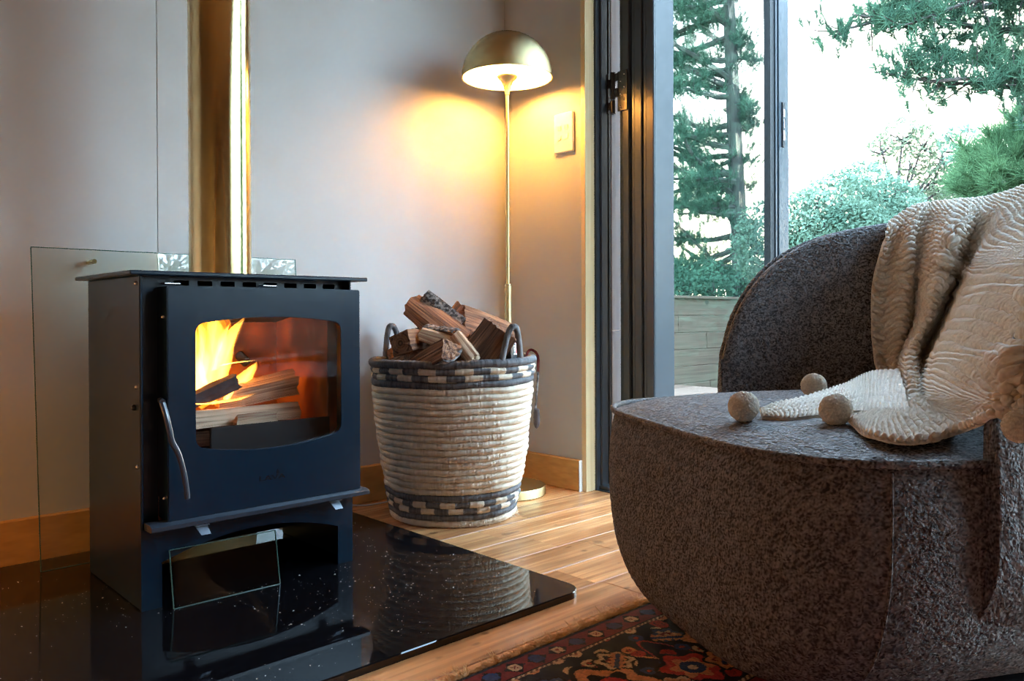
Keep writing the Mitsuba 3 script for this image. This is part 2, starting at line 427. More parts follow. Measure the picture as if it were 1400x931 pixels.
for k in range(8):
    z1 = zt - 0.153 * k
    c = 2.4 + rng.uniform(0, 1.6)
    for a, b in ((fx0, c), (c, c + 1.3), (c + 1.3, fx1)):
        put('fence__board', box(a + 0.002, b - 0.002, fy - 0.02 + rng.uniform(-0.003, 0.003), fy + 0.012, z1 - 0.1515, z1, 0.004), FENCE)
put('fence__capping', box(fx0, fx1, fy - 0.05, fy + 0.06, zt + 0.002, zt + 0.028, 0.004), FENCE)
put('fence__added_backing', box(fx0, fx1, fy + 0.0125, fy + 0.02, -0.48, zt - 0.01), FENCE)  # sheet added behind the boards to keep light out of the gaps
for x in (1.7, 3.7, 5.8):
    put('fence__post', box(x - 0.045, x + 0.045, fy + 0.012, fy + 0.10, -1.0, zt, 0.004), POSTW)
tag('fence', 'weathered horizontal board fence behind the glass door', 'fence')

PINE_MID = mat('pine_needles', {'type': 'principledthin', 'base_color': proc(lambda p, n, uv: mix((0.030, 0.068, 0.046), (0.088, 0.165, 0.100), noise(p.x * 4, p.y * 4, p.z * 4))), 'roughness': 0.6, 'diff_trans': 0.4}, two=False)
PINE_YOUNG = mat('young_pine_needles', {'type': 'principledthin', 'base_color': proc(lambda p, n, uv: mix((0.055, 0.115, 0.055), (0.14, 0.25, 0.12), noise(p.x * 4, p.y * 4, p.z * 4))), 'roughness': 0.6, 'diff_trans': 0.6}, two=False)
LEAF = mat('bush_leaves', {'type': 'principledthin', 'base_color': proc(lambda p, n, uv: mix((0.070, 0.125, 0.085), (0.19, 0.265, 0.185), noise(p.x * 3, p.y * 3, p.z * 3))), 'roughness': 0.5, 'diff_trans': 0.5}, two=False)
LEAFW = mat('distant_leaves', {'type': 'principledthin', 'base_color': proc(lambda p, n, uv: mix((0.10, 0.125, 0.07), (0.22, 0.245, 0.165), noise(p.x * 3, p.y * 3, p.z * 3))), 'roughness': 0.5, 'diff_trans': 0.5}, two=False)
TRUNK = mat('pine_trunk', pr(lambda p, n, uv: mix((0.022, 0.02, 0.018), (0.075, 0.06, 0.05), fbm(p.x * 12, p.y * 12, p.z * 4)), 0.95))


def unit(v):
    return v / (np.linalg.norm(v, axis=-1, keepdims=True) + 1e-12)


def tufts(P, D, L, w, n, rg, spread=0.9):
    """n needles at every point P along D: thin triangles"""
    P = np.repeat(P, n, 0); D = np.repeat(D, n, 0)
    d = unit(D + spread * rg.normal(size=D.shape))
    P = P + D * rg.uniform(-0.4, 0.4, (len(P), 1)) * L
    s = unit(np.cross(d, rg.normal(size=d.shape)))
    l = L * rg.uniform(0.6, 1.1, (len(P), 1))
    V = np.stack([P - s * w, P + s * w, P + d * l], 1).reshape(-1, 3)
    return trimesh.Trimesh(V, np.arange(len(V)).reshape(-1, 3), process=False)


def leaves(P, N, size, rg):
    d = unit(rg.normal(size=P.shape)); n = unit(N + 0.7 * rg.normal(size=P.shape))
    a = unit(np.cross(n, d)); b = np.cross(n, a)
    s = size * rg.uniform(0.6, 1.2, (len(P), 1))
    V = np.stack([P - a * s, P + b * s * 0.5, P + a * s, P - b * s * 0.5], 1).reshape(-1, 3)
    q = np.arange(len(P))[:, None] * 4
    return trimesh.Trimesh(V, np.vstack([q + [0, 1, 2], q + [0, 2, 3]]), process=False)


def branch_path(p0, d, L, rg, n=7, droop=-0.0, wig=0.25):
    p, out = np.array(p0, float), [np.array(p0, float)]
    d = np.array(d, float) / np.linalg.norm(d)
    for k in range(n):
        d = d + rg.normal(size=3) * wig / n ** 0.5 + np.array([0, 0, droop / n])
        d /= np.linalg.norm(d)
        p = p + d * L / n
        out.append(p.copy())
    return np.array(out)


SIDE = np.array([0.730, -0.683, 0.0])      # to the right along the deck edge


def cone(path, r0, r1, sides=7):
    return sweep(path, np.linspace(r0, r1, len(path)), sides)


def pine(key, foot, height, boughs, leaf_mat, needle, nneed, label, seed, trunk_r=0.12, lean=(0, 0), twig=0.5, group=None, leaders=()):
    rg = np.random.default_rng(seed)
    foot = np.array(foot, float)
    tp = branch_path(foot, (lean[0], lean[1], 1), height, rg, 14, wig=0.03)
    wood = [cone(tp, trunk_r, trunk_r * 0.45, 10)]
    P, D = [], []
    s_h = np.linspace(0, 1, len(tp))
    for z, d, Lb, n_t, start in boughs:
        k = np.interp(z, tp[:, 2], s_h)
        p0 = np.array([np.interp(k, s_h, tp[:, c]) for c in range(3)])
        bp_ = branch_path(p0, d, Lb, rg, 9, droop=0.15, wig=0.35)
        wood.append(cone(bp_, trunk_r * 0.34 * min(1, Lb / 2 + 0.3), 0.008, 6))
        bd = unit(np.gradient(bp_, axis=0))
        for i in range(n_t):
            t = rg.uniform(start, 1.0) * (len(bp_) - 1)
            i0 = min(int(t), len(bp_) - 2)
            q = bp_[i0] + (bp_[i0 + 1] - bp_[i0]) * (t - i0)
            e = unit(bd[i0] * 0.7 + rg.normal(size=3) * 0.6)
            tl = twig * rg.uniform(0.4, 1.1) * (1 - 0.4 * t / len(bp_))
            tw = branch_path(q, e, tl, rg, 4, droop=0.2, wig=0.3)
            wood.append(cone(tw, 0.008, 0.003, 4))
            for j in (1, 2, 3, 4):
                if j > 1 or rg.uniform() < 0.5:
                    P.append(tw[j] + rg.normal(size=3) * 0.03); D.append(unit(tw[j] - tw[j - 1] + np.array([0, 0, 0.12])))
    put(key + '__trunk_and_boughs', cat(*wood), TRUNK, 40)
    put(key + '__needles', tufts(np.array(P), np.array(D), needle, 0.0042 if needle > 0.1 else 0.003, nneed, rg), leaf_mat, smooth=False, kind='stuff')
    tag(key, label, 'tree', group)


rt = np.random.default_rng(21)
lt_, up_ = -SIDE, np.array([0, 0, 1.0])
fw_ = np.array([FWD[0], FWD[1], 0])
bo = []
for q in range(78):
    z = 0.9 + 5.9 * (q + rt.uniform(-0.5, 0.5)) / 78
    sd_ = -1 if rt.uniform() < 0.62 else 1
    Lb = rt.uniform(0.9, 2.3) if sd_ < 0 else rt.uniform(0.12, 0.30)
    d = sd_ * SIDE * rt.uniform(0.7, 1.0) + fw_ * (rt.normal() * 0.6 + 0.35) * (1 if sd_ < 0 else 0.4) + up_ * rt.uniform(-0.25, 0.8)
    bo.append((z, d, Lb, 22 if sd_ < 0 else 9, 0.10))
pine('pine_tree', (8.68, 4.18, -1.0), 8.2, bo, PINE_MID, 0.12, 34, 'tall dark pine with a forked trunk seen through the glass door', 31, 0.15, twig=0.42)
# the pine to the right of the deck, its boughs reaching into the open doorway
bo = []
R6 = np.array([5.51, -1.05])
for z, d, Lb, n, s in ((2.75, -SIDE + up_ * 0.10, 2.05, 22, 0.42), (2.95, -SIDE + up_ * 0.16 + fw_ * 0.2, 1.75, 20, 0.40), (2.20, -SIDE * 1 + up_ * 0.13, 1.85, 20, 0.40), (2.45, -SIDE + fw_ * 0.35 + up_ * 0.05, 1.5, 18, 0.35),
                       (3.2, -SIDE + up_ * 0.1, 1.9, 22, 0.3), (2.98, -SIDE + up_ * 0.01, 2.15, 24, 0.35), (2.55, -SIDE - fw_ * 0.1 + up_ * 0.06, 1.95, 22, 0.4), (2.8, -SIDE + fw_ * 0.1 + up_ * 0.03, 2.0, 22, 0.35), (2.3, -SIDE + up_ * 0.01 - fw_ * 0.1, 1.55, 18, 0.35),
                       (3.4, SIDE + up_ * 0.2, 1.8, 24, 0.2), (2.5, SIDE, 1.7, 24, 0.2), (4.0, -SIDE + up_ * 0.2, 1.6, 24, 0.2), (2.9, fw_ + SIDE * 0.3, 1.8, 22, 0.2)):
    bo.append((z, d, Lb * 1.04, int(n * 1.9), s * 0.7))
pine('pine_tree_001', (5.51, -1.05, -1.0), 6.5, bo, PINE_MID, 0.105, 36, 'pine boughs with tufted green needles reaching in at the upper right of the doorway', 7, 0.11, twig=0.42)


def needle_bush(key, centre, radius, n, needle, nn, m, label, seed):
    rg = np.random.default_rng(seed)
    c = np.array(centre)
    d = unit(rg.normal(size=(n, 3))); d[:, 2] = np.abs(d[:, 2]) * 1.1 - 0.25
    d = unit(d)
    P = c + d * np.array(radius) * rg.uniform(0.45, 1.0, (n, 1)) ** 0.6
    wood = [cone(np.array([[c[0], c[1], -1.0], [c[0], c[1], c[2] - 0.3], c]), 0.07, 0.03, 7)]
    for k in range(0, n, 9):
        wood.append(cone(np.array([c - [0, 0, 0.3], (c + P[k]) / 2 - [0, 0, 0.1], P[k]]), 0.015, 0.005, 4))
    put(key + '__trunk_and_boughs', cat(*wood), TRUNK, 40)
    put(key + '__needles', tufts(P, unit(d + np.array([0, 0, 0.7])), needle, 0.0035, nn, rg, 0.55), m, smooth=False, kind='stuff')
    tag(key, label, 'tree')


def leaf_bush(key, lumps, leaf, n, m, label, seed, catg='bush', group=None, fork=None):
    rg = np.random.default_rng(seed)
    Ps, Ns, wood = [], [], []
    for (x, y, z, r) in lumps:
        k = int(n * r * r)
        d = unit(rg.normal(size=(k, 3)))
        rad = r * (0.80 + 0.45 * meshkit.fbm(d * 2.3 + [x, y, z], 3, seed)) * rg.uniform(0.72, 1.0, k)
        Ps.append(np.array([x, y, z]) + d * rad[:, None]); Ns.append(unit(d + [0, 0, 0.4]))
        wood.append(cone(np.array([[x, y, -1.0], [x, y, z - r * 0.4], [x, y, z]]), 0.05, 0.02, 6) if fork is None else
                    cone(catmull([(fork[0], fork[1], -1.0), fork, ((fork[0] + x) / 2 + rg.normal() * 0.06, (fork[1] + y) / 2, (fork[2] + z) / 2 - 0.08), (x, y, z)], 4), 0.045, 0.012, 6))
        for q in range(0, k, max(1, k // 9)):
            wood.append(cone(np.array([[x, y, z - r * 0.3], np.array([x, y, z]) + d[q] * rad[q] * 0.9]), 0.02, 0.006, 4))
    put(key + '__stems', cat(*wood), TRUNK, 40, kind='stuff')
    put(key + '__leaves', leaves(np.concatenate(Ps), np.concatenate(Ns), leaf, rg), m, smooth=False, kind='stuff')
    tag(key, label, catg, group)


leaf_bush('leafy_bush', [(6.552, 2.084, 1.602, 0.412), (7.119, 1.966, 1.787, 0.468), (6.448, 1.906, 1.282, 0.443), (6.742, 1.631, 1.401, 0.443), (6.466, 2.438, 1.441, 0.505)], 0.030, 15000, LEAF, 'rounded pale green bush right beside the door frame', 41)
leaf_bush('leafy_bush_001', [(8.548, 2.276, 2.208, 0.403), (8.242, 1.874, 1.874, 0.457), (7.854, 1.551, 1.532, 0.478), (7.061, 1.606, 1.254, 0.494)], 0.030, 15000, LEAF, 'darker mounded green bush behind the armchair back', 42)
leaf_bush('leafy_bush_002', [(13.852, 3.477, 2.372, 0.617), (14.234, 3.121, 2.575, 0.658), (14.634, 2.746, 2.505, 0.754), (15.136, 2.277, 2.639, 0.823)], 0.045, 6000, LEAFW, 'yellow green bush farther back under the thin tree', 43)
leaf_bush('leafy_bush_003', [(7.207, 4.206, 0.926, 0.362), (7.501, 3.931, 0.985, 0.342), (7.758, 3.690, 0.923, 0.362), (8.015, 3.450, 0.982, 0.342), (6.950, 4.446, 1.008, 0.402), (6.656, 4.721, 1.009, 0.402)], 0.04, 6000, PINE_MID, 'dark hedge above the board fence behind the glass', 44)
leaf_bush('thin_tree', [(12.550, 3.335, 3.727, 0.333), (12.268, 3.597, 3.473, 0.256), (12.801, 3.099, 3.598, 0.333), (13.062, 2.854, 3.340, 0.333), (12.640, 3.247, 3.215, 0.282), (12.919, 2.984, 2.957, 0.307), (13.152, 2.766, 2.892, 0.358)], 0.042, 3400, LEAFW, 'thin airy tree with forked stems in the distance', 45, catg='tree', fork=(12.476, 3.395, 2.447))
leaf_bush('thin_tree_001', [(12.201, 2.289, 3.322, 0.357), (12.372, 2.126, 2.905, 0.416), (13.880, 4.826, 3.256, 0.146)], 0.05, 3000, LEAF, 'small round topped tree far off beside the thin one', 46, catg='tree')
needle_bush('young_pine', (5.542, -0.257, 1.678), (0.52, 0.52, 0.50), 170, 0.17, 110, PINE_YOUNG, 'young pine with long bright green needles behind the blanket', 51)
needle_bush('young_pine_001', (6.234, -0.491, 2.041), (0.65, 0.65, 0.62), 170, 0.17, 90, PINE_YOUNG, 'taller young pine at the far right edge', 52)
leaf_bush('side_tree', [(7.6,-4.6,0.1,1.1),(7.8,-5.6,0.0,1.1),(8.0,-6.5,0.1,1.1),(8.2,-7.3,0.3,1.1),(8.6,-3.9,0.6,1.1),(8.0,-4.9,1.2,1.2),(8.3,-6.0,1.4,1.2),(8.2,-5.3,2.7,1.2),(8.6,-6.6,2.4,1.2),(8.5,-5.8,4.0,1.2),(9.4,-4.6,2.4,1.2),(8.8,-5.2,5.2,1.3),(9.0,-6.4,5.4,1.3),(9.6,-4.6,4.2,1.2),(9.2,-5.9,6.9,1.3),(9.6,-7.2,3.8,1.3)], 0.09, 2600, PINE_MID, 'dark dense trees beside the deck, mirrored in the glass door', 47, catg='tree')
leaf_bush('airy_tree', [(2.6,-9.6,1.6,0.8),(2.0,-10.2,2.4,0.8),(3.0,-10.0,2.7,0.8),(2.4,-9.8,3.5,0.8),(1.6,-9.9,1.4,0.7),(3.7,-10.1,1.8,0.8),(4.3,-9.8,2.6,0.8),(3.9,-10.0,3.5,0.8),(3.3,-9.9,4.1,0.7),(4.9,-10.0,1.6,0.8)], 0.05, 2200, LEAF, 'airy leafy tree off the far end of the deck, mirrored in the leaning glass', 48, catg='tree', fork=(2.3, -9.9, 0.4))

# ------------------------------------------------------------------ hearth
def rounded_rect(x0, x1, y0, y1, r, n=10):
    pts = []
    for cx, cy, a in ((x1 - r, y1 - r, 0), (x0 + r, y1 - r, 90), (x0 + r, y0 + r, 180), (x1 - r, y0 + r, 270)):
        for k in range(n + 1):
            t = math.radians(a + 90 * k / n)
            pts.append((cx + r * math.cos(t), cy + r * math.sin(t)))
    return Polygon(pts)


def slab(poly, z0, z1, b=0.002):
    """extruded plate with a chamfered top edge"""
    xy = np.array(poly.exterior.coords)[:-1]
    inner = np.array(poly.buffer(-b, join_style=1).exterior.coords)[:-1]
    lo = np.column_stack([xy, np.full(len(xy), z0)]); mid = np.column_stack([xy, np.full(len(xy), z1 - b)])
    top = np.column_stack([inner, np.full(len(inner), z1)])
    return trimesh.convex.convex_hull(np.vstack([lo, mid, top]))


put('hearth_plate', slab(rounded_rect(-2.6, -0.752, -1.066, -0.022, 0.045), 0.0, 0.014), HEARTH, 30,
    'large shiny black glass hearth plate under the stove, dusted with white ash specks', 'hearth plate')
rga = np.random.default_rng(77)
fl = []
while len(fl) < 900:
    x, y = rga.uniform(-1.95, -0.80), rga.uniform(-1.04, -0.10)
    dens = meshkit.fbm(np.array([x * 4 + 3, y * 4, 2.0]), 3, 4)
    if rga.uniform() > max(0.02, (dens - 0.42) * 3.2) or (-1.49 < x < -1.0 and y > -0.56):
        continue
    r = 0.0008 + 0.0017 * rga.uniform() ** 3
    a = rga.uniform(0, 6.28, 4); a.sort()
    P4 = np.column_stack([x + r * np.cos(a), y + r * np.sin(a), np.full(4, 0.0142)])
    fl.append(trimesh.Trimesh(np.vstack([P4, [x, y, 0.0142 + r * 0.5]]), [[0, 1, 4], [1, 2, 4], [2, 3, 4], [3, 0, 4]], process=False))
put('hearth_plate__ash_specks', cat(*fl), ASH, smooth=False, kind='stuff', label='scattered white ash specks')

# ------------------------------------------------------------------ stove
SX0, SX1, SY0, SY1, SZ0, SZ1 = -1.493, -1.009, -0.550, -0.206, 0.014, 0.683
S = 'wood_stove'
tag(S, 'black steel wood burning stove with a lit fire behind its glass door', 'stove')
th = 0.006
# outer shell
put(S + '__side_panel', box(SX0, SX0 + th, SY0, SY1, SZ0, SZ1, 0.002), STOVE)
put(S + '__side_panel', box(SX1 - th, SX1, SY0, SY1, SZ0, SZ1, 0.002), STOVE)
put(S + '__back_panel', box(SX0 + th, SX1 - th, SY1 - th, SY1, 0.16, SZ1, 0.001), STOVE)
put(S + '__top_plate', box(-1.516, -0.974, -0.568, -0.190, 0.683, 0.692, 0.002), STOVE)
# front frame behind the door: strip under the top plate with air slots
slotp = Polygon([(SX0 + th, 0.612), (SX1 - th, 0.612), (SX1 - th, SZ1), (SX0 + th, SZ1)])
holes = []
for k in range(8):
    cx = -1.40 + k * 0.0495
    holes.append(Polygon([(cx - 0.014, 0.667), (cx + 0.014, 0.667), (cx + 0.014, 0.674), (cx - 0.014, 0.674)]).buffer(0.002))
for h in holes:
    slotp = slotp.difference(h)
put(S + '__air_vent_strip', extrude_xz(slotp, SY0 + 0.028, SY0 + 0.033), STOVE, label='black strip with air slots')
for cx in (-1.425, -1.2025 - 0.01):
    put(S + '__slot_clip', box(cx - 0.016, cx + 0.016, SY0 + 0.008, SY0 + 0.028, 0.667, 0.670, 0.0005), STEEL, label='bright steel clip')
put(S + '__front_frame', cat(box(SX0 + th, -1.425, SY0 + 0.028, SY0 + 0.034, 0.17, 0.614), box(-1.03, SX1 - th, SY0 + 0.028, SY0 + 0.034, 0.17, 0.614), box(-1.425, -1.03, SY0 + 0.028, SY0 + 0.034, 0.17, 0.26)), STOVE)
for p in ((SX0 - 0.0005, SY0 + 0.018, 0.667), (SX0 - 0.0005, SY0 + 0.018, 0.46), (SX0 - 0.0005, SY0 + 0.016, 0.30)):
    put(S + '__rivet', ico(p, 0.0042, 2), STEEL)
put(S + '__side_knob', ico((SX0 - 0.002, SY0 + 0.03, 0.418), 0.006, 2), BLACKSTEEL)
# lower stand: front apron with arch
ap = [(SX0, SZ0), (SX0 + 0.04, SZ0), (SX0 + 0.04, 0.104)]
for k in range(25):
    t = k / 24
    x = SX0 + 0.04 + t * (SX1 - 0.04 - SX0 - 0.04)
    ap.append((x, 0.104 + 0.036 * (1 - (2 * t - 1) ** 2)))
ap += [(SX1 - 0.04, 0.104), (SX1 - 0.04, SZ0), (SX1, SZ0), (SX1, 0.175), (SX0, 0.175)]
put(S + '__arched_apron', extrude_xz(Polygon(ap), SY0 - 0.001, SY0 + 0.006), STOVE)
put(S + '__stand_back', box(SX0 + th, SX1 - th, SY1 - 0.006, SY1, 0.03, 0.17), STOVE_IN)
put(S + '__firebox_floor', box(SX0 + th, SX1 - th, SY0 + 0.004, SY1 - th, 0.172, 0.182), STOVE_IN)
# ash lip
put(S + '__ash_lip', trimesh.convex.convex_hull(np.array([(x, y, z) for x in (-1.487, -0.988) for (y, z) in ((-0.550, 0.190), (-0.550, 0.176), (-0.583, 0.190), (-0.594, 0.186), (-0.594, 0.178), (-0.586, 0.176))])), ASHMETAL)
for cx in (-1.385, -1.075):
    put(S + '__clip', cat(box(cx - 0.014, cx + 0.014, -0.590, -0.553, 0.1735, 0.1755, 0.0003),
                          trimesh.convex.convex_hull(np.array([(cx - 0.013, -0.576, 0.1745), (cx + 0.013, -0.576, 0.1745), (cx + 0.016, -0.592, 0.155), (cx - 0.004, -0.592, 0.155), (cx - 0.013, -0.578, 0.1745), (cx + 0.016, -0.590, 0.155)]))), CLIP, label='small steel clip below the ash lip')
# door
DX0, DX1, DZa, DZb, DYf, DYb = -1.450, -1.003, 0.190, 0.662, -0.578, -0.552


def window_outline(inset=0.0):
    x0, x1 = -1.393 + inset, -1.055 - inset
    zt_, zb_ = 0.585 - inset, 0.333 + inset
    pts, n = [], 24
    bt, bb, r = 0.014, 0.020, 0.022
    for k in range(n + 1):          # top edge, bulging up
        t = k / n
        pts.append((x0 + t * (x1 - x0), zt_ + bt * (1 - (2 * t - 1) ** 2)))
    for k in range(n + 1):
        t = k / n
        pts.append((x1 - t * (x1 - x0), zb_ - bb * (1 - (2 * t - 1) ** 2)))
    return Polygon(pts).buffer(-r, quad_segs=8).buffer(r, quad_segs=8)


W = window_outline()
dp = Polygon([(DX0, DZa), (DX1, DZa), (DX1, DZb), (DX0, DZb)]).buffer(-0.004).buffer(0.004, quad_segs=4)
D_ = S + '__door'
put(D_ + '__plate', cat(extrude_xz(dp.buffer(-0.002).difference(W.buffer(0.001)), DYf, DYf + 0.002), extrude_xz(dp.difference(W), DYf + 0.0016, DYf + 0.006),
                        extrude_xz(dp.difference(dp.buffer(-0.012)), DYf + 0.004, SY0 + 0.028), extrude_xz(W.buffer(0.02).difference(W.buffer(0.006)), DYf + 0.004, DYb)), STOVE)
wf = window_outline(-0.004)
gv = trimesh.creation.triangulate_polygon(wf, engine='earcut')
put(D_ + '__glass', trimesh.Trimesh(np.column_stack([gv[0][:, 0], np.full(len(gv[0]), DYf + 0.009), gv[0][:, 1]]), gv[1], process=False), PANE, smooth=False)
for z in (0.60, 0.418, 0.235):
    put(D_ + '__screw', ico((DX0 - 0.001, DYb - 0.008, z), 0.0040, 2), STEEL)
# handle: a flat bar, straight above and bowed below
hp = catmull([(-1.464, -0.590, 0.430), (-1.461, -0.602, 0.405), (-1.456, -0.606, 0.375), (-1.452, -0.606, 0.355), (-1.440, -0.606, 0.330), (-1.431, -0.608, 0.295), (-1.426, -0.610, 0.262), (-1.424, -0.610, 0.238)], 6)
put(D_ + '__handle', cat(sweep(hp, np.linspace(0.0065, 0.0055, len(hp)), 10, flat=(1.0, 0.8)), trimesh.creation.cylinder(radius=0.006, segment=[[-1.464, -0.592, 0.432], [-1.455, -0.552, 0.432]], sections=14)), ASHMETAL, label='curved black steel handle')
# lettering
lt = cat(*[m for m in (meshkit.text_mesh('LAVA', 0.0095, 0.001, bold=True),)])
v = lt.vertices.copy(); v[:, 0] *= 0.062 / v[:, 0].max()
lt = trimesh.Trimesh(np.column_stack([-1.259 + v[:, 0], DYf - v[:, 2], 0.2445 + v[:, 1]]), lt.faces, process=False)
fl_ = Polygon([(0, 0), (0.0035, 0.003), (0.0028, 0.006), (0.0, 0.0105), (-0.0028, 0.006), (-0.0035, 0.003)])
fm = extrude_xz(Polygon([(-1.2145 + a, 0.2545 + b) for a, b in fl_.exterior.coords]), DYf - 0.001, DYf)
put(D_ + '__lettering', cat(lt, fm), LOGOM, smooth=False, label='black letters LAVA with a small flame mark')
# inside
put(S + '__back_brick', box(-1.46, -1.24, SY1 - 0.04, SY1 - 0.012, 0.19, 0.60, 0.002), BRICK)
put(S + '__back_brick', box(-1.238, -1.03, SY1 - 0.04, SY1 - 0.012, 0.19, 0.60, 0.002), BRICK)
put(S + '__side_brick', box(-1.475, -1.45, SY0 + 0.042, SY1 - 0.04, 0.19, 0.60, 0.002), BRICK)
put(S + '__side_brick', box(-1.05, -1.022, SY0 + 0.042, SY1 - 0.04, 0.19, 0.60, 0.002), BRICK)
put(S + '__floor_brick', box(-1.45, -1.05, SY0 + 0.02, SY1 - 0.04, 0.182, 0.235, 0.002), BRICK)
put(S + '__baffle', trimesh.convex.convex_hull(np.array([(x, y, z) for x in (-1.45, -1.05) for (y, z) in ((SY0 + 0.06, 0.625), (SY1 - 0.04, 0.585), (SY0 + 0.06, 0.635), (SY1 - 0.04, 0.595))])), STOVE_IN)
put(S + '__air_tube', trimesh.creation.cylinder(radius=0.012, segment=[[-1.15, SY1 - 0.04, 0.50], [-1.15, SY1 - 0.075, 0.485]], sections=16), STOVE_IN)
put(S + '__log_guard', box(-1.335, -1.045, SY0 + 0.040, SY0 + 0.048, 0.255, 0.360, 0.002), STOVE_IN)

# flue
put('flue_pipe', lathe([(0.070, 0.694), (0.070, HZ), (0.0685, HZ), (0.0685, 0.694), (0.070, 0.694)], 96, (-1.247, -0.36, 0)), GOLD, 40,
    'polished brass flue pipe rising from the top of the stove', 'flue pipe')
put('flue_pipe__collar', lathe([(0.0735, 0.6925), (0.0735, 0.697), (0.0695, 0.6985), (0.0695, 0.6925), (0.0735, 0.6925)], 96, (-1.247, -0.36, 0)), GOLD, 40)



# ------------------------------------------------------------------ glass sheets
def glass_sheet(key, x0, x1, bottom, top, label, turn=0.0):
    """a sheet leaning back; bottom and top are (y, z) of the front face"""
    (ya, za), (yb, zb) = bottom, top
    V = [[x0, ya, za], [x1, ya + turn, za], [x1, yb + turn, zb], [x0, yb, zb]]
    put(key + '__pane', trimesh.Trimesh(V, [[0, 1, 2], [0, 2, 3]], process=False), FLOAT, smooth=False)
    e = 0.0018
    n = np.array([0, -(zb - za), (yb - ya)]); n = n / np.linalg.norm(n) * e
    P = np.array(V)
    segs = []
    for a, b in ((3, 2), (0, 3), (1, 2), (0, 1)):
        d = (P[b] - P[a]) / np.linalg.norm(P[b] - P[a])
        s = np.cross(d, n); s = s / np.linalg.norm(s) * 0.0009
        segs.append(trimesh.convex.convex_hull(np.array([P[q] + i * n + j * s for q in (a, b) for i in (-1, 1) for j in (-1, 1)])))
    put(key + '__ground_edge', cat(*segs), GLASSEDGE, label='greenish ground edge of the glass')
    tag(key, label, 'glass sheet')


glass_sheet('heat_shield_glass', -1.575, -0.893, (-0.129, 0.0145), (-0.055, 0.7665), 'tall clear glass sheet leaning on the wall behind the stove')
put('heat_shield_glass__standoff', trimesh.creation.cylinder(radius=0.006, segment=[[-1.437, -0.055, 0.738], [-1.437, -0.004, 0.738]], sections=14), GOLD, label='small brass spacer')
glass_sheet('loose_glass_pane', -1.441, -1.215, (-0.580, 0.0145), (-0.5585, 0.128), 'small clear glass sheet leaning on the arched log store opening below the stove', -0.006)

# ------------------------------------------------------------------ floor lamp
LX, LY = -0.205, -0.235
L = 'floor_lamp'
tag(L, 'slim brass floor lamp with a lit dome shade in the room corner', 'lamp')
put(L + '__base', lathe([(0, 0), (0.122, 0), (0.125, 0.003), (0.125, 0.027), (0.122, 0.031), (0.0, 0.031)], 72, (LX, LY, 0)), SATIN, 40)
put(L + '__pole', lathe([(0, 0.031), (0.011, 0.031), (0.011, 0.703), (0.0, 0.703)], 24, (LX, LY, 0)), SATIN, 40)
put(L + '__pole', lathe([(0, 0.703), (0.0058, 0.703), (0.0058, 1.365), (0.0, 1.365)], 24, (LX, LY, 0)), SATIN, 40)
put(L + '__joint_ring', lathe([(0, 0.700), (0.012, 0.700), (0.0122, 0.703), (0.012, 0.706), (0.0, 0.706)], 24, (LX, LY, 0)), GOLD, 40)
put(L + '__lamp_holder', lathe([(0.0, 1.340), (0.008, 1.342), (0.0095, 1.355), (0.013, 1.372), (0.021, 1.388), (0.030, 1.397), (0.034, 1.402), (0.034, 1.405), (0.0, 1.405)], 40, (LX, LY, 0)), SATIN, 50)
R0 = 0.153
arc = [(R0 * math.sin(t), 1.398 + R0 * math.cos(t)) for t in np.linspace(0.0, math.pi / 2, 28)]
arc_i = [((R0 - 0.0025) * math.sin(t), 1.398 + (R0 - 0.0025) * math.cos(t)) for t in np.linspace(math.pi / 2, 0.0, 28)]
put(L + '__shade', lathe(arc + arc_i[:1] + [(R0 - 0.003, 1.3985), (0.0, 1.398 + R0 - 0.0015)] if False else arc + arc_i, 96, (LX, LY, 0)), SATIN, 50, label='brass dome shade')
arc_j = [((R0 - 0.0032) * math.sin(t), 1.3985 + (R0 - 0.0032) * math.cos(t)) for t in np.linspace(0.02, math.pi / 2, 28)]
arc_k = [((R0 - 0.0042) * math.sin(t), 1.3985 + (R0 - 0.0042) * math.cos(t)) for t in np.linspace(math.pi / 2, 0.02, 28)]
put(L + '__shade_lining', lathe(arc_j + arc_k, 96, (LX, LY, 0)), SHADEIN, 50, label='white inside of the shade')
put(L + '__finial', lathe([(0, 1.548), (0.004, 1.549), (0.0045, 1.553), (0.003, 1.557), (0, 1.5585)], 16, (LX, LY, 0)), GOLD, 60)
put(L + '__bulb', lathe([(0, 1.405), (0.012, 1.407), (0.013, 1.438)] + [(0.042 * math.sin(t), 1.479 - 0.042 * math.cos(t)) for t in np.linspace(0.32, math.pi, 16)], 28, (LX, LY, 0)), WHITE, 60, label='glowing warm bulb',
    emitter={'type': 'area', 'radiance': {'type': 'rgb', 'value': [66, 28.5, 5.6]}, 'sampling_weight': 14.0})

# ------------------------------------------------------------------ switch plate
SW = 'switch_plate'
tag(SW, 'white wall switch plate with four small rockers beside the lamp', 'switch')
put(SW + '__cover', box(-0.011, 0.0, -0.354, -0.264, 1.165, 1.302, 0.003), PLATE)
for yy in (-0.325, -0.292):
    put(SW + '__rocker', trimesh.convex.convex_hull(np.array([(x, y, z) for y in (yy - 0.008, yy + 0.008) for (x, z) in ((-0.0105, 1.225), (-0.0105, 1.208), (-0.012, 1.225), (-0.0155, 1.208))])), PLATE)
    put(SW + '__rocker', trimesh.convex.convex_hull(np.array([(x, y, z) for y in (yy - 0.008, yy + 0.008) for (x, z) in ((-0.0105, 1.257), (-0.0105, 1.240), (-0.0155, 1.257), (-0.012, 1.240))])), PLATE)
put('floor__gap_filler', box(-0.02, 0.0, -0.02, 0.0, -0.012, 0.0), DARKROOM) if False else None

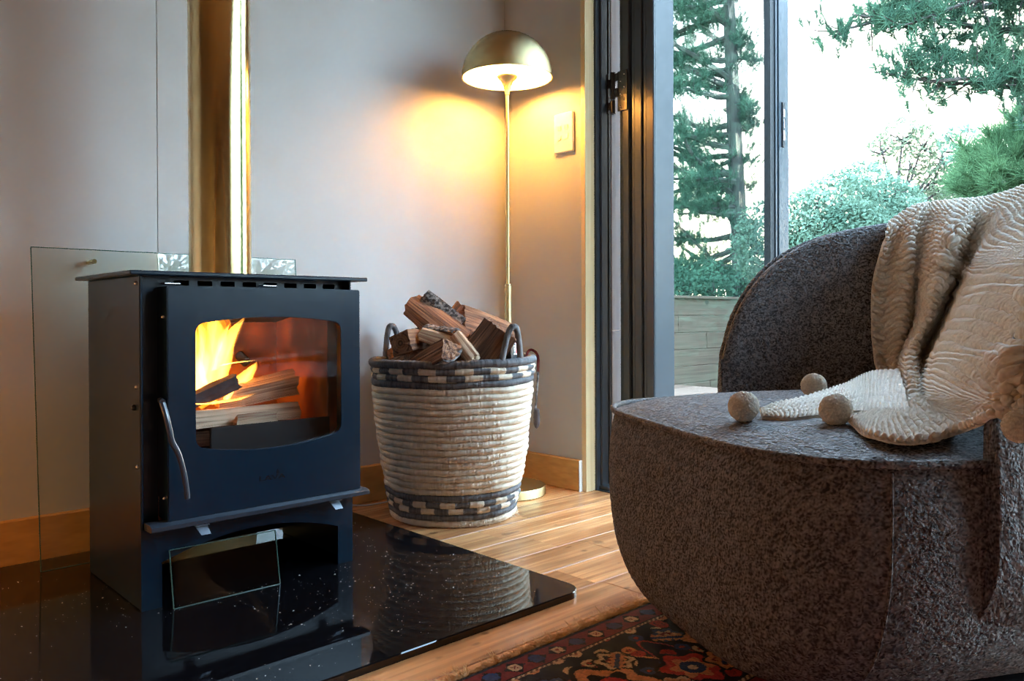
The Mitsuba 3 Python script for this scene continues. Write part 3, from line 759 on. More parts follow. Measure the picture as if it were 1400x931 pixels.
# ------------------------------------------------------------------ basket
B = 'log_basket'
tag(B, 'round woven straw basket with grey checkered bands, full of firewood', 'basket')
NCOIL, PITCH = 25, 0.0189


def basket_r(z):
    t = z / 0.47
    return 0.178 + 0.064 * t + 0.009 * math.sin(math.pi * min(1, t * 1.1))


def coil(R, z, r=0.0110, n=900, sides=9, sd=0):
    a = np.arange(n) * 2 * np.pi / n
    th = np.arange(sides) * 2 * np.pi / sides
    rg = np.random.default_rng(sd)
    wob = np.repeat(rg.uniform(-0.0006, 0.0006, n // 2), 2)
    rr = r * (1 + 0.085 * np.where(np.arange(n) % 2 == 0, 1, -1)) + wob
    low = meshkit.noise(np.stack([np.cos(a) * 4, np.sin(a) * 4, a * 0 + z * 30], -1), 3) - 0.5
    lowz = meshkit.noise(np.stack([np.cos(a) * 3, np.sin(a) * 3, a * 0 + z * 2], -1), 8) - 0.5
    Rr = R + 0.008 * low[:, None] + rr[:, None] * np.cos(th)
    tilt = 0.004 * np.cos(a + 0.6) * z / 0.47
    V = np.stack([BC[0] + Rr * np.cos(a)[:, None], BC[1] + Rr * np.sin(a)[:, None], z + 0.006 * lowz[:, None] * (z > 0.03) + tilt[:, None] + rr[:, None] * np.sin(th) * 0.98], -1).reshape(-1, 3)
    return trimesh.Trimesh(V, grid_faces(n, sides, True, True)[:, ::-1], process=False)


for k in range(NCOIL):
    z = 0.0115 + PITCH * k
    m_ = GREYCOIL if k in (1, 4, 21, 24) else CHECK if k in (2, 3, 22, 23) else STRAW
    put(B + '__coil', coil(basket_r(z), z, 0.0122 if k == 24 else 0.0108, sd=k), m_, True)
put(B + '__bottom', lathe([(0, 0.004), (0.172, 0.004), (0.172, 0.012), (0, 0.012)], 48, (*BC, 0)), STRAW)
put(B + '__inner_wall', lathe([(0.165, 0.012), (basket_r(0.46) - 0.014, 0.46), (basket_r(0.46) - 0.010, 0.46), (0.170, 0.012), (0.165, 0.012)], 64, (*BC, 0)), GREYCOIL)
rngf = np.random.default_rng(12)
fr = []
for k in range(150):      # frayed straw ends along the bottom edge
    a = rngf.uniform(-2.2, -0.1); r = 0.190
    p = np.array([BC[0] + r * math.cos(a), BC[1] + r * math.sin(a), rngf.uniform(0.006, 0.018)])
    q = p + np.array([math.cos(a), math.sin(a), 0]) * rngf.uniform(0.003, 0.009) + np.array([0, 0, -rngf.uniform(0.0, 0.006)]) + rngf.normal(size=3) * 0.003
    q[2] = max(q[2], 0.001)
    fr.append(sweep([p, (p + q) / 2 + rngf.normal(size=3) * 0.001, q], 0.0005, 4))
put(B + '__frayed_ends', cat(*fr), STRAW, kind='stuff')


def handle(a0, half=0.170, h=0.107):
    P = []
    for t in np.linspace(-1, 1, 41):
        a = a0 + half * (t if abs(t) < 1 else t) * (1 - 0.12 * (1 - t * t))
        z = 0.462 + (h) * (1 - abs(t) ** 2.6)
        r = basket_r(0.46) + 0.001 + 0.006 * (1 - t * t)
        P.append((BC[0] + r * math.cos(a), BC[1] + r * math.sin(a), z))
    path = catmull(P, 8)
    r = 0.0088 * (1 + 0.05 * np.where(np.arange(len(path)) % 2 == 0, 1, -1))
    return sweep(path, r, 10)


put(B + '__handle', handle(math.radians(-85)), GREYCOIL, True)
put(B + '__handle', handle(math.radians(104)), GREYCOIL, True)


# ------------------------------------------------------------------ firewood
def log_mesh(center, axis, roll, length, section, seed, jag=0.006, nseg=14):
    """a split log: section is a list of (a, b) in metres around the axis"""
    rg = np.random.default_rng(seed)
    ax, u, v = rot_frame(axis, roll)
    s = np.array(section, float)
    pts = []
    for k in range(len(s)):
        p, q = s[k], s[(k + 1) % len(s)]
        n = max(2, int(np.linalg.norm(q - p) / 0.008))
        for i in range(n):
            pts.append(p + (q - p) * i / n)
    s = np.array(pts); m = len(s)
    V = []
    for i in range(nseg + 1):
        t = i / nseg - 0.5
        drift = 1 + 0.08 * math.sin(3 * t + seed)
        q = s * drift
        off = np.full(m, t * length)
        if i in (0, nseg):
            off = off + rg.uniform(-jag, jag, m) * 0.7
        P = np.array(center) + q[:, :1] * u + q[:, 1:] * v + off[:, None] * ax
        V.append(P)
    V = np.array(V)
    nz = meshkit.fbm(np.concatenate([s[None].repeat(nseg + 1, 0) * 55, np.broadcast_to(np.linspace(0, length * 12, nseg + 1)[:, None, None], (nseg + 1, m, 1))], -1), 3, seed) - 0.5
    cen = V.mean(1, keepdims=True)
    V = V + unit(V - cen) * nz[..., None] * 0.0055
    per = np.concatenate([[0], np.cumsum(np.linalg.norm(np.diff(s, axis=0), axis=1))])
    UV = np.stack([np.broadcast_to(np.linspace(0, length, nseg + 1)[:, None], (nseg + 1, m)), np.broadcast_to(per[None], (nseg + 1, m))], -1).reshape(-1, 2) + seed * 1.7
    F = grid_faces(nseg + 1, m, True)
    ends, R = [], 5
    rims = (V[0], V[-1])
    V = V.reshape(-1, 3)
    for e in (0, 1):                                    # a cut face: rings running in to the middle, slightly rough
        rim = rims[e]; mid = rim.mean(0)
        base = e * nseg * m
        prev = np.arange(base, base + m)
        for q in range(1, R + 1):
            ring = rim + (mid - rim) * (q / R * 0.97)
            ring = ring + ax * ((meshkit.fbm(ring * 45, 3, seed) - 0.5) * 0.008)[:, None]
            o = len(V)
            V = np.vstack([V, ring]); rad = np.linalg.norm(ring - mid, axis=1)
            UV = np.vstack([UV, np.column_stack([np.full(m, 0.02) + rad * 0.15, rad * 2.0 + 0.0 * rad]) + seed * 1.7])
            cur = np.arange(o, o + m)
            p2, c2 = np.roll(prev, -1), np.roll(cur, -1)
            tri = np.vstack([np.stack([prev, cur, p2], 1), np.stack([p2, cur, c2], 1)])
            ends.append(tri if not e else tri[:, ::-1])
            prev = cur
        V = np.vstack([V, V[prev].mean(0)]); UV = np.vstack([UV, UV[prev].mean(0)])
        tri = np.stack([prev, np.full(m, len(V) - 1), np.roll(prev, -1)], 1)
        ends.append(tri if not e else tri[:, ::-1])
    M = trimesh.Trimesh(V, np.vstack([F] + ends), process=False)
    if M.volume < 0:
        M.invert()
    M.metadata['uv'] = UV
    return M


def put_log(key, M, m):
    put(key, M, m, False, uv=M.metadata['uv'])


def wedge(r, a0, a1, n=8):
    return [(0.0, 0.0)] + [(r * math.cos(t), r * math.sin(t)) for t in np.linspace(a0, a1, n)]


def bark_mesh(center, axis, roll, length, r, a0, a1, seed, shift=(0, 0)):
    ax, u, v = rot_frame(axis, roll)
    n, nl = 12, 16
    V = []
    for side in (0, 1):
        for i in range(nl + 1):
            for j in range(n + 1):
                a = a0 + (a1 - a0) * j / n
                rr = r + (0.0055 if side else -0.004)
                V.append(np.array(center) + (rr * math.cos(a) + shift[0]) * u + (rr * math.sin(a) + shift[1]) * v + (i / nl - 0.5) * length * 0.985 * ax)
    V = np.array(V)
    nz = meshkit.fbm(V * 70, 3, seed) - 0.5
    h = (nl + 1) * (n + 1)
    out = V[h:] - (np.array(center))
    V[h:] += unit(out - (out @ ax)[:, None] * ax) * nz[h:, None] * 0.009
    F = grid_faces(nl + 1, n + 1)
    ring = [j for j in range(n + 1)] + [i * (n + 1) + n for i in range(1, nl + 1)] + [nl * (n + 1) + j for j in range(n - 1, -1, -1)] + [i * (n + 1) for i in range(nl - 1, 0, -1)]
    sidef = []
    for a, b in zip(ring, ring[1:] + ring[:1]):
        sidef += [[a, b, b + h], [a, b + h, a + h]]
    M = trimesh.Trimesh(V, np.vstack([F[:, ::-1], F + h, sidef]), process=False)
    if M.volume < 0:
        M.invert()
    return M


LOGS = [
    ('log', (-0.6131, -0.2785, 0.5225), (-0.910, -0.414, -0.014), 0.30, 0.200, 'slab', 0.032, 0.030, SPLIT, 30, 'reddish split log with square cut end, leftmost at the top of the pile'),
    ('log', (-0.5279, -0.1927, 0.5341), (0.446, -0.855, 0.265), 0.80, 0.130, 'wedge', 0.055, 1.300, SPLIT, 31, 'small orange brown log next to the leftmost one'),
    ('log', (-0.5461, -0.2910, 0.5746), (0.240, -0.813, -0.530), 0.50, 0.230, 'billet', 0.034, 0.028, SPLIT, 32, 'long split log with a pale lit edge across the middle of the pile'),
    ('log', (-0.5148, -0.2707, 0.6052), (0.470, -0.658, -0.588), 2.40, 0.150, 'wedge', 0.045, 1.900, SPLIT, 33, 'barky log on the very top of the pile'),
    ('log', (-0.3826, -0.3348, 0.5590), (0.904, -0.297, -0.307), -2.20, 0.200, 'wedge', 0.085, 1.700, SPLIT, 34, 'thick log with grey bark and brown cut end, at the right of the pile top'),
    ('log', (-0.5203, -0.4845, 0.5033), (0.354, -0.478, 0.804), 0.15, 0.150, 'slab', 0.030, 0.058, SPLIT, 35, 'broad dark split slab leaning in front near the right handle'),
    ('log', (-0.5030, -0.3953, 0.5034), (-0.170, -0.764, 0.623), 0.40, 0.120, 'billet', 0.024, 0.024, SPLIT, 36, 'short log stub with pale broken end in the centre of the pile'),
    ('log', (-0.5671, -0.3370, 0.4716), (-0.496, -0.859, 0.126), -2.70, 0.200, 'wedge', 0.075, 1.900, CHAR, 37, 'log with dark blackened cut end facing the room'),
    ('log', (-0.6179, -0.3791, 0.5312), (0.449, -0.845, -0.290), 1.20, 0.110, 'billet', 0.020, 0.009, PALE, 38, 'thin pale sliver lying on the blackened log'),
    ('log', (-0.6666, -0.4191, 0.4821), (0.088, -0.921, 0.380), -2.00, 0.150, 'wedge', 0.062, 1.600, SPLIT, 39, 'barky log at the front left just above the rim'),
    ('log', (-0.6228, -0.2226, 0.4539), (-0.200, -0.940, 0.277), 0.60, 0.170, 'billet', 0.034, 0.030, SPLIT, 40, 'brown log by the left handle'),
    ('log', (-0.4203, -0.3231, 0.4480), (0.904, -0.415, 0.100), -2.10, 0.240, 'wedge', 0.075, 1.700, SPLIT, 41, 'log half hidden under the thick grey barked one'),
    ('log', (-0.5021, -0.1783, 0.4772), (0.904, -0.415, 0.100), -2.10, 0.240, 'wedge', 0.070, 1.700, SPLIT, 42, 'log at the back of the basket beneath the others'),
    ('log', (-0.4448, -0.2344, 0.5986), (0.686, -0.146, 0.713), 0.40, 0.090, 'billet', 0.018, 0.016, SPLIT, 43, 'little brown splinter of wood behind the top of the pile'),
    ('log', (-0.5906, -0.3645, 0.5488), (0.227, -0.968, -0.111), 1.00, 0.110, 'wedge', 0.032, 1.400, SPLIT, 44, 'little reddish chunk between the leftmost log and the long pale edged one'),
    ('log', (-0.5883, -0.4658, 0.5096), (0.100, -0.723, -0.684), 0.90, 0.100, 'billet', 0.018, 0.014, PALE, 45, 'little pale edged offcut in front of the pile centre'),
    ('log', (-0.6799, -0.3245, 0.4573), (0.368, -0.924, 0.105), -1.60, 0.100, 'wedge', 0.034, 1.500, SPLIT, 46, 'little barky chunk just inside the front left rim'),
]
for name, c, ax, roll, ln, kind, r, a1, mt, seed, lab in LOGS:
    key = free('firewood_log')
    tag(key, lab, 'firewood', 'split firewood logs in the basket')
    if kind == 'wedge':
        sh = (-r * 0.5 * math.cos(a1 / 2), -r * 0.5 * math.sin(a1 / 2))
        sec = [(a + sh[0], b + sh[1]) for a, b in wedge(r, 0, a1)]
        put_log(key + '__split_wood', log_mesh(c, ax, roll, ln, sec, seed), mt)
        put(key + '__bark', bark_mesh(c, ax, roll, ln, r, 0.05, a1 - 0.05, seed, sh), BARK, 40)
    else:
        h = a1
        rg = np.random.default_rng(seed)
        sec = [(-r, -h), (-r * 0.2, -h * 1.15), (r, -h * 0.8), (r * 1.1, h * 0.1), (r * 0.8, h), (-r * 0.3, h * 1.1), (-r, h * 0.7)] if kind == 'billet' else [(-r, -h), (r, -h), (r, h), (-r, h)]
        sec = [(a + rg.uniform(-.1, .1) * r, b + rg.uniform(-.1, .1) * h) for a, b in sec]
        put_log(key + '__split_wood', log_mesh(c, ax, roll, ln, sec, seed), mt)

# things tucked behind the right handle
a = math.radians(-66)
GC = np.array([BC[0] + 0.196 * math.cos(a), BC[1] + 0.196 * math.sin(a), 0])
tdir = np.array([-math.sin(a), math.cos(a), 0]); ndir = np.array([math.cos(a), math.sin(a), 0])
gp = Polygon([(-0.036, 0.0), (0.036, 0.0), (0.040, 0.05), (0.034, 0.075), (0.010, 0.085), (-0.020, 0.084), (-0.036, 0.074)]).buffer(0.004)
gm = trimesh.creation.extrude_polygon(gp, 0.026, engine='earcut')
gv_ = gm.vertices
gm = trimesh.Trimesh(GC + gv_[:, :1] * tdir + (gv_[:, 2:] - 0.013) * ndir + np.column_stack([0 * gv_[:, 0], 0 * gv_[:, 0], 0.452 + gv_[:, 1]]), gm.faces, process=False)
if gm.volume < 0:
    gm.invert()
put('leather_pouch__body', gm, LEATHER, 40)
tag('leather_pouch', 'dark leather pouch with a red and white tag behind the front basket handle', 'pouch')


def on_pouch(x0, x1, z0, z1, d=0.0008):
    P = [GC + t * tdir + (0.0131 + dd) * ndir + np.array([0, 0, z]) for t in (x0, x1) for z in (z0, z1) for dd in (0, d)]
    return trimesh.convex.convex_hull(np.array(P))


put('leather_pouch__tag', on_pouch(-0.020, 0.016, 0.485, 0.526), WHITE, label='white tag with red and dark marks')
bl = []
for z in (0.491, 0.497, 0.505, 0.513):
    for x in (-0.018, -0.012, 0.006, 0.011):
        bl.append(on_pouch(x, x + 0.0042, z, z + 0.0040, 0.0012))
put('leather_pouch__tag__print', cat(*bl), LEATHER, smooth=False)
put('leather_pouch__tag__red_print', cat(on_pouch(-0.0075, 0.004, 0.519, 0.5315, 0.0014), on_pouch(-0.006, 0.003, 0.489, 0.499, 0.0012), on_pouch(-0.003, 0.002, 0.501, 0.509, 0.0012)), RED, smooth=False)
a = math.radians(-47)
er, et = np.array([math.cos(a), math.sin(a), 0]), np.array([-math.sin(a), math.cos(a), 0])
bc3 = np.array([*BC, 0])
S_ = [bc3 + er * r + np.array([0, 0, z]) for r, z in ((0.222, 0.45), (0.226, 0.485), (0.239, 0.496), (0.258, 0.478), (0.259, 0.43), (0.256, 0.38), (0.252, 0.33), (0.250, 0.315))]
put('hanging_strap__band', sweep(catmull(S_[:5], 6), 0.0055, 8, flat=(0.35, 1.0)), REDTAB, label='dark red leather loop')
put('hanging_strap__cord', sweep(catmull(S_[4:], 6), 0.004, 8, flat=(0.6, 1.0)), BARK)
put('hanging_strap__toggle', lathe([(0, 0.257), (0.004, 0.259), (0.009, 0.270), (0.0098, 0.295), (0.0085, 0.316), (0, 0.32)], 18, bc3 + er * 0.254), CHAR, 50)
tag('hanging_strap', 'dark red leather strap with a wooden toggle hanging over the right basket rim', 'strap')

# ------------------------------------------------------------------ burning logs and flames
for name, a, b, roll, ln, sec, mt, lab in (
        ('burning_log', (-1.395, -0.445, 0.377), (-1.105, -0.425, 0.376), 0.0, 0.31, [(-0.035, -0.022), (0.03, -0.026), (0.036, 0.012), (-0.02, 0.018)], PALE, 'pale split log lying flat across the fire'),
        ('burning_log', (-1.270, -0.400, 0.413), (-1.100, -0.425, 0.441), 0.4, 0.19, [(-0.022, -0.026), (0.024, -0.022), (0.022, 0.022), (-0.018, 0.020)], PALE, 'split log glowing orange, tilted up to the right on top of the fire'),
        ('burning_log', (-1.375, -0.435, 0.402), (-1.250, -0.440, 0.450), 0.0, 0.14, [(0.019 * math.cos(t), 0.019 * math.sin(t)) for t in np.linspace(0, 2 * math.pi, 9)[:-1]], CHAR, 'charred round branch leaning up to the right under the flames'),
        ('burning_log', (-1.405, -0.40, 0.340), (-1.19, -0.42, 0.336), 0.3, 0.25, [(-0.03, -0.02), (0.03, -0.02), (0.03, 0.02), (-0.03, 0.016)], SPLIT, 'dark split log at the bottom of the fire'),
        ('burning_log', (-1.262, -0.487, 0.364), (-1.165, -0.470, 0.364), 0.9, 0.10, [(-0.016, -0.014), (0.016, -0.014), (0.010, 0.014)], PALE, 'short wedge of wood with glowing edge behind the log guard'),
        ('burning_log', (-1.28, -0.34, 0.300), (-1.10, -0.35, 0.300), 0.3, 0.25, [(-0.04, -0.03), (0.04, -0.03), (0.04, 0.03), (-0.04, 0.03)], CHAR, 'blackened log low at the back of the fire')):
    a, b = np.array(a), np.array(b)
    key = free(name)
    put_log(key + '__wood', log_mesh((a + b) / 2, b - a, roll, ln, sec, 60 + len(scene) % 7, 0.008), mt)
    tag(key, lab, 'firewood')


def flame_mesh(spine, widths, scale, seed):
    P = catmull(np.array(spine), 9)
    w = 0.66 * np.interp(np.linspace(0, 1, len(P)), np.linspace(0, 1, len(widths)), widths) * scale
    P = P[0] + (P - P[0]) * (0.62 + 0.38 * scale)
    w = np.maximum(w, 0.0006)
    n, m = len(P), 22
    th = np.arange(m) * 2 * np.pi / m
    N = meshkit.fbm(np.stack([np.cos(th)[None] * 1.3 + P[:, :1] * 20, np.sin(th)[None] * 1.3 + P[:, 2:] * 9, np.full((n, m), seed * 3.3)], -1), 3, seed) - 0.5
    R = w[:, None] * (1 + 2.0 * N)
    lift = 1.5 * w[:, None] * N
    V = np.stack([P[:, :1] + R * np.cos(th), P[:, 1:2] + 0.55 * R * np.sin(th), P[:, 2:] + lift], -1).reshape(-1, 3)
    V = np.vstack([V, P[0], P[-1]])
    j = np.arange(m); j2 = (j + 1) % m
    F = np.vstack([grid_faces(n, m, True), np.stack([j * 0 + n * m, j, j2], 1), np.stack([j * 0 + n * m + 1, (n - 1) * m + j2, (n - 1) * m + j], 1)])
    M = trimesh.Trimesh(V, F, process=False)
    if M.volume < 0:
        M.invert()
    return M


scene['mat_gas'] = {'type': 'null'}
FLAMES = [
    ([(-1.3548, -0.4400, 0.4116), (-1.3610, -0.4400, 0.4523), (-1.3544, -0.4400, 0.4841), (-1.3590, -0.4400, 0.5181)], [0.0110, 0.0132, 0.0110, 0.0000]),
    ([(-1.3318, -0.4100, 0.4092), (-1.3266, -0.4100, 0.4648), (-1.3378, -0.4100, 0.5147), (-1.3294, -0.4100, 0.5522), (-1.3374, -0.4100, 0.5820)], [0.0135, 0.0181, 0.0157, 0.0090, 0.0000]),
    ([(-1.3201, -0.4300, 0.4098), (-1.3280, -0.4300, 0.4578), (-1.3179, -0.4300, 0.5031), (-1.3242, -0.4300, 0.5492)], [0.0157, 0.0201, 0.0157, 0.0000]),
    ([(-1.2928, -0.4000, 0.4038), (-1.3010, -0.4000, 0.4512), (-1.2889, -0.4000, 0.5042), (-1.2749, -0.4000, 0.5509), (-1.2816, -0.4000, 0.5779), (-1.2729, -0.4000, 0.6031)], [0.0230, 0.0297, 0.0276, 0.0231, 0.0138, 0.0000]),
    ([(-1.2824, -0.4200, 0.4212), (-1.2718, -0.4200, 0.4791), (-1.2595, -0.4200, 0.5307), (-1.2454, -0.4200, 0.5607), (-1.2188, -0.4200, 0.5876)], [0.0160, 0.0207, 0.0184, 0.0139, 0.0000]),
    ([(-1.2780, -0.3900, 0.4780), (-1.2622, -0.3900, 0.5232), (-1.2568, -0.3900, 0.5503), (-1.2409, -0.3900, 0.5774)], [0.0139, 0.0163, 0.0117, 0.0000]),
    ([(-1.2642, -0.3900, 0.4858), (-1.2326, -0.3900, 0.4913), (-1.1819, -0.3900, 0.4943)], [0.0070, 0.0094, 0.0000]),
    ([(-1.2339, -0.4000, 0.4129), (-1.2105, -0.4000, 0.4441), (-1.1959, -0.4000, 0.4675), (-1.1812, -0.4000, 0.4860)], [0.0141, 0.0189, 0.0143, 0.0000]),
    ([(-1.2929, -0.3800, 0.4445), (-1.3112, -0.3800, 0.5043), (-1.2991, -0.3800, 0.5510), (-1.3107, -0.3800, 0.5882)], [0.0116, 0.0161, 0.0115, 0.0000]),
    ([(-1.3666, -0.4500, 0.4117), (-1.3150, -0.4500, 0.4060), (-1.2561, -0.4500, 0.4098), (-1.2123, -0.4500, 0.4217)], [0.0087, 0.0112, 0.0091, 0.0000]),
    ([(-1.2645, -0.4300, 0.4106), (-1.2523, -0.4300, 0.4366), (-1.2452, -0.4300, 0.4631)], [0.0092, 0.0115, 0.0000]),
    ([(-1.2971, -0.3600, 0.3976), (-1.2932, -0.3600, 0.4688), (-1.2773, -0.3600, 0.5451), (-1.2683, -0.3600, 0.6015)], [0.0605, 0.0746, 0.0633, 0.0235]),
]
for k, (sp, ws) in enumerate(FLAMES):      # every tongue: nested thin sheets of glowing gas; the wide last one is added glow
    halo = k == len(FLAMES) - 1
    shells = [flame_mesh(sp, ws, sc, 3 + k) for sc in (np.linspace(1.15, 0.7, 4) if halo else np.linspace(1.2, 0.18, 10))]
    L_ = (0.34, 0.075, 0.004) if halo else (0.50, 0.170, 0.020)
    put('fire__flame', cat(*shells), 'mat_gas', True, emitter={'type': 'area', 'radiance': {'type': 'rgb', 'value': [c * FIRE_GAIN for c in L_]}, 'sampling_weight': 0.25})
tag('fire', 'bright orange and yellow flames above the burning logs inside the stove', 'fire')

# ------------------------------------------------------------------ armchair
CO = np.array([-0.5016, -1.597, 0.0])
CF = np.array([-0.8832, 0.4690, 0.0]); CL = np.array([-0.4690, -0.8832, 0.0])


def cw(u, v, z):
    u, v, z = np.broadcast_arrays(np.asarray(u, float), v, z)
    return CO + u[..., None] * CF + v[..., None] * CL + z[..., None] * np.array([0, 0, 1.0])


def spow(x, e):
    return np.sign(x) * np.abs(x) ** e


def resample(P, n, closed=False):
    Q = np.vstack([P, P[:1]]) if closed else P
    s = np.concatenate([[0], np.cumsum(np.linalg.norm(np.diff(Q, axis=0), axis=1))])
    t = np.linspace(0, s[-1], n, endpoint=not closed)
    return np.stack([np.interp(t, s, Q[:, k]) for k in range(Q.shape[1])], 1)


def outline(n, e=4.0):
    t = np.linspace(0, 2 * np.pi, 2400, endpoint=False)
    return resample(np.stack([spow(np.cos(t), 2 / e), spow(np.sin(t), 2 / e)], 1), n, True)


def nap(V, N, amp, scale, seed):
    d = meshkit.noise(V * scale, seed) - 0.5 + 0.6 * (meshkit.noise(V * scale * 2.1, seed + 1) - 0.5)
    return V + N * (d * amp)[:, None]


def furry(V, F, amp=0.003, scale=150, seed=0):
    m = trimesh.Trimesh(V, F, process=False)
    if m.volume < 0:
        m.invert()
    return trimesh.Trimesh(nap(np.array(m.vertices), np.array(m.vertex_normals), amp, scale, seed), m.faces, process=False)


A = 'armchair'
tag(A, 'grey boucle barrel armchair with rounded back and drum shaped seat, standing on the patterned rug', 'armchair')
PIPE_Z = 0.402
prof = np.array([(0.038, 0.30, 0.16), (0.040, 0.385, 0.235), (0.052, 0.420, 0.285), (0.08, 0.442, 0.335), (0.12, 0.455, 0.378), (0.17, 0.462, 0.408), (0.24, 0.465, 0.428),
                 (0.31, 0.464, 0.432), (0.37, 0.459, 0.428), (PIPE_Z, 0.452, 0.422)])
pz = catmull(prof, 14)
NA = 720
oc = outline(NA)
U, V_ = oc[:, 0][None] * pz[:, 1][:, None], oc[:, 1][None] * pz[:, 2][:, None]
P = cw(U, V_, np.broadcast_to(pz[:, 0][:, None], U.shape))
n_, m_ = P.shape[:2]
Vv = P.reshape(-1, 3)
base_c = Vv[:m_].mean(0)
Fb = np.vstack([grid_faces(n_, m_, True), [[len(Vv), (j + 1) % m_, j] for j in range(m_)]])
put(A + '__seat_side', furry(np.vstack([Vv, base_c]), Fb, 0.0026, 210, 1), BOUCLE, True)
# seat top: a shallow dome inside the piping
rr = np.concatenate([np.linspace(1.0, 0.9, 26), np.linspace(0.9, 0.03, 190)[1:]])


def seat_top_z(q):
    return PIPE_Z + 0.030 * (1 - q ** 5) + 0.008 * (1 - q ** 2)


P = cw(oc[:, 0][None] * 0.452 * rr[:, None], oc[:, 1][None] * 0.422 * rr[:, None], np.broadcast_to(seat_top_z(rr)[:, None], (len(rr), NA)))
Vv = np.vstack([P.reshape(-1, 3), P[-1].mean(0)])
Ft = np.vstack([grid_faces(len(rr), NA, True), [[(len(rr) - 1) * NA + j, (len(rr) - 1) * NA + (j + 1) % NA, len(Vv) - 1] for j in range(NA)]])
mt_ = trimesh.Trimesh(Vv, Ft, process=False)
if mt_.face_normals[:, 2].mean() < 0:
    mt_.invert()
put(A + '__seat_top', trimesh.Trimesh(nap(np.array(mt_.vertices), np.array(mt_.vertex_normals), 0.0026, 210, 2), mt_.faces, process=False), BOUCLE, True)
pp = cw(oc[:, 0] * 0.4565, oc[:, 1] * 0.4265, PIPE_Z + 0.004 + 0 * oc[:, 0])
put(A + '__seat_piping', (lambda m: trimesh.Trimesh(nap(np.array(m.vertices), np.array(m.vertex_normals), 0.0022, 260, 3), m.faces, process=False))(sweep(pp, 0.0066, 9, closed=True)), BOUCLE, True)
k_ = int(np.argmin(np.abs(oc[:, 1] - 0.93) + (oc[:, 0] < 0.5) * 9))
put(A + '__side_seam', sweep(cw(oc[k_, 0] * (pz[40:-4, 1] + 0.0005), oc[k_, 1] * (pz[40:-4, 2] + 0.0005), pz[40:-4, 0]), 0.0022, 6), BOUCLE, True)
# wrap-around back
UC, AU, AV = 0.165, 0.615, 0.448
ZC = 0.40


def back_plan(n):
    t = np.linspace(0, np.pi, 3000)
    return resample(np.stack([UC - AU * spow(np.sin(t), 2 / 2.7), -AV * spow(np.cos(t), 2 / 2.7)], 1), n)


def back_z(u):
    x = np.clip((u + 0.45) / AU, 0, 0.985)
    return ZC + 0.425 * np.clip(1 - x ** 2.25, 0, 1) ** (1 / 2.25), ZC - 0.345 * np.clip(1 - x ** 6, 0, 1) ** (1 / 6)


def tuck(v, z):
    return v * (1 - 0.25 * np.clip((0.30 - z) / 0.20, 0, 1.2) ** 2)


NB, NS = 420, 240
bp = back_plan(NB)
bp[:, 1] = np.where(bp[:, 1] > 0, bp[:, 1] * 0.968, bp[:, 1])
tg = np.gradient(bp, axis=0); tg /= np.linalg.norm(tg, axis=1, keepdims=True)
nr = np.stack([tg[:, 1], -tg[:, 0]], 1)
nr *= np.sign((nr * (bp - np.array([0.0, 0.0]))).sum(1))[:, None]
zt_, zb_ = back_z(bp[:, 0])
bp[:, 0] = np.where(bp[:, 0] > -0.2, -0.2 + (bp[:, 0] + 0.2) * np.where(bp[:, 1] < 0, 0.80, 1.12), bp[:, 0])
arc_s = np.linspace(0, 1, NB)
ht = 0.056 * np.clip(np.minimum(arc_s, 1 - arc_s) / 0.20, 0, 1) ** 0.9 * 0.80 + 0.011
ht = np.minimum(ht, 0.45 * (zt_ - zb_) + 0.004)
th_ = np.linspace(0, 2 * np.pi, NS, endpoint=False)
cs, sn = spow(np.cos(th_), 2 / 2.6), spow(np.sin(th_), 2 / 3.4)
zz = (zt_ + zb_)[:, None] / 2 + (zt_ - zb_)[:, None] / 2 * sn[None]
off = ht[:, None] * cs[None]
uu = bp[:, 0][:, None] + nr[:, 0][:, None] * off
vv = bp[:, 1][:, None] + nr[:, 1][:, None] * off
P = cw(uu, tuck(vv, zz), zz)
Fk = grid_faces(NB, NS, True)
Vv = np.vstack([P.reshape(-1, 3), P[0].mean(0), P[-1].mean(0)])
j = np.arange(NS); j2 = (j + 1) % NS
Fk = np.vstack([Fk, np.stack([j * 0 + NB * NS, j, j2], 1), np.stack([j * 0 + NB * NS + 1, (NB - 1) * NS + j2, (NB - 1) * NS + j], 1)])
put(A + '__backrest', furry(Vv, Fk, 0.0028, 210, 5), BOUCLE, True)
for i0, i1, sgn in ((0, 150, 1), (NB - 150, NB, -1)):
    idx = np.arange(i0, i1)
    if sgn < 0:
        idx = idx[::-1]
    sh_ = nr[idx] * (ht[idx] * 0.8)[:, None]
    up = cw(bp[idx, 0] + sh_[:, 0], tuck(bp[idx, 1] + sh_[:, 1], zt_[idx]), zt_[idx] - 0.004)
    dn = cw(bp[idx, 0] + sh_[:, 0], tuck(bp[idx, 1] + sh_[:, 1], zb_[idx]), zb_[idx] + 0.004)
    path = catmull(resample(np.vstack([dn[::-1][:-2:10], up[2::10]]), 46), 9)
    m = sweep(path, 0.0062, 8)
    put(A + '__back_piping', trimesh.Trimesh(nap(np.array(m.vertices), np.array(m.vertex_normals), 0.002, 260, 3), m.faces, process=False), BOUCLE, True)
put(A + '__swivel_ring', lathe([(0.255, 0.010), (0.262, 0.010), (0.272, 0.013), (0.272, 0.022), (0.262, 0.026), (0.235, 0.026), (0.235, 0.010), (0.255, 0.010)], 80, (CO[0], CO[1], 0)), BLACKSTEEL, 40)
put(A + '__swivel_post', lathe([(0, 0.0095), (0.235, 0.0095), (0.235, 0.024), (0.12, 0.026), (0.09, 0.045), (0, 0.045)], 60, (CO[0], CO[1], 0)), BLACKSTEEL, 40)

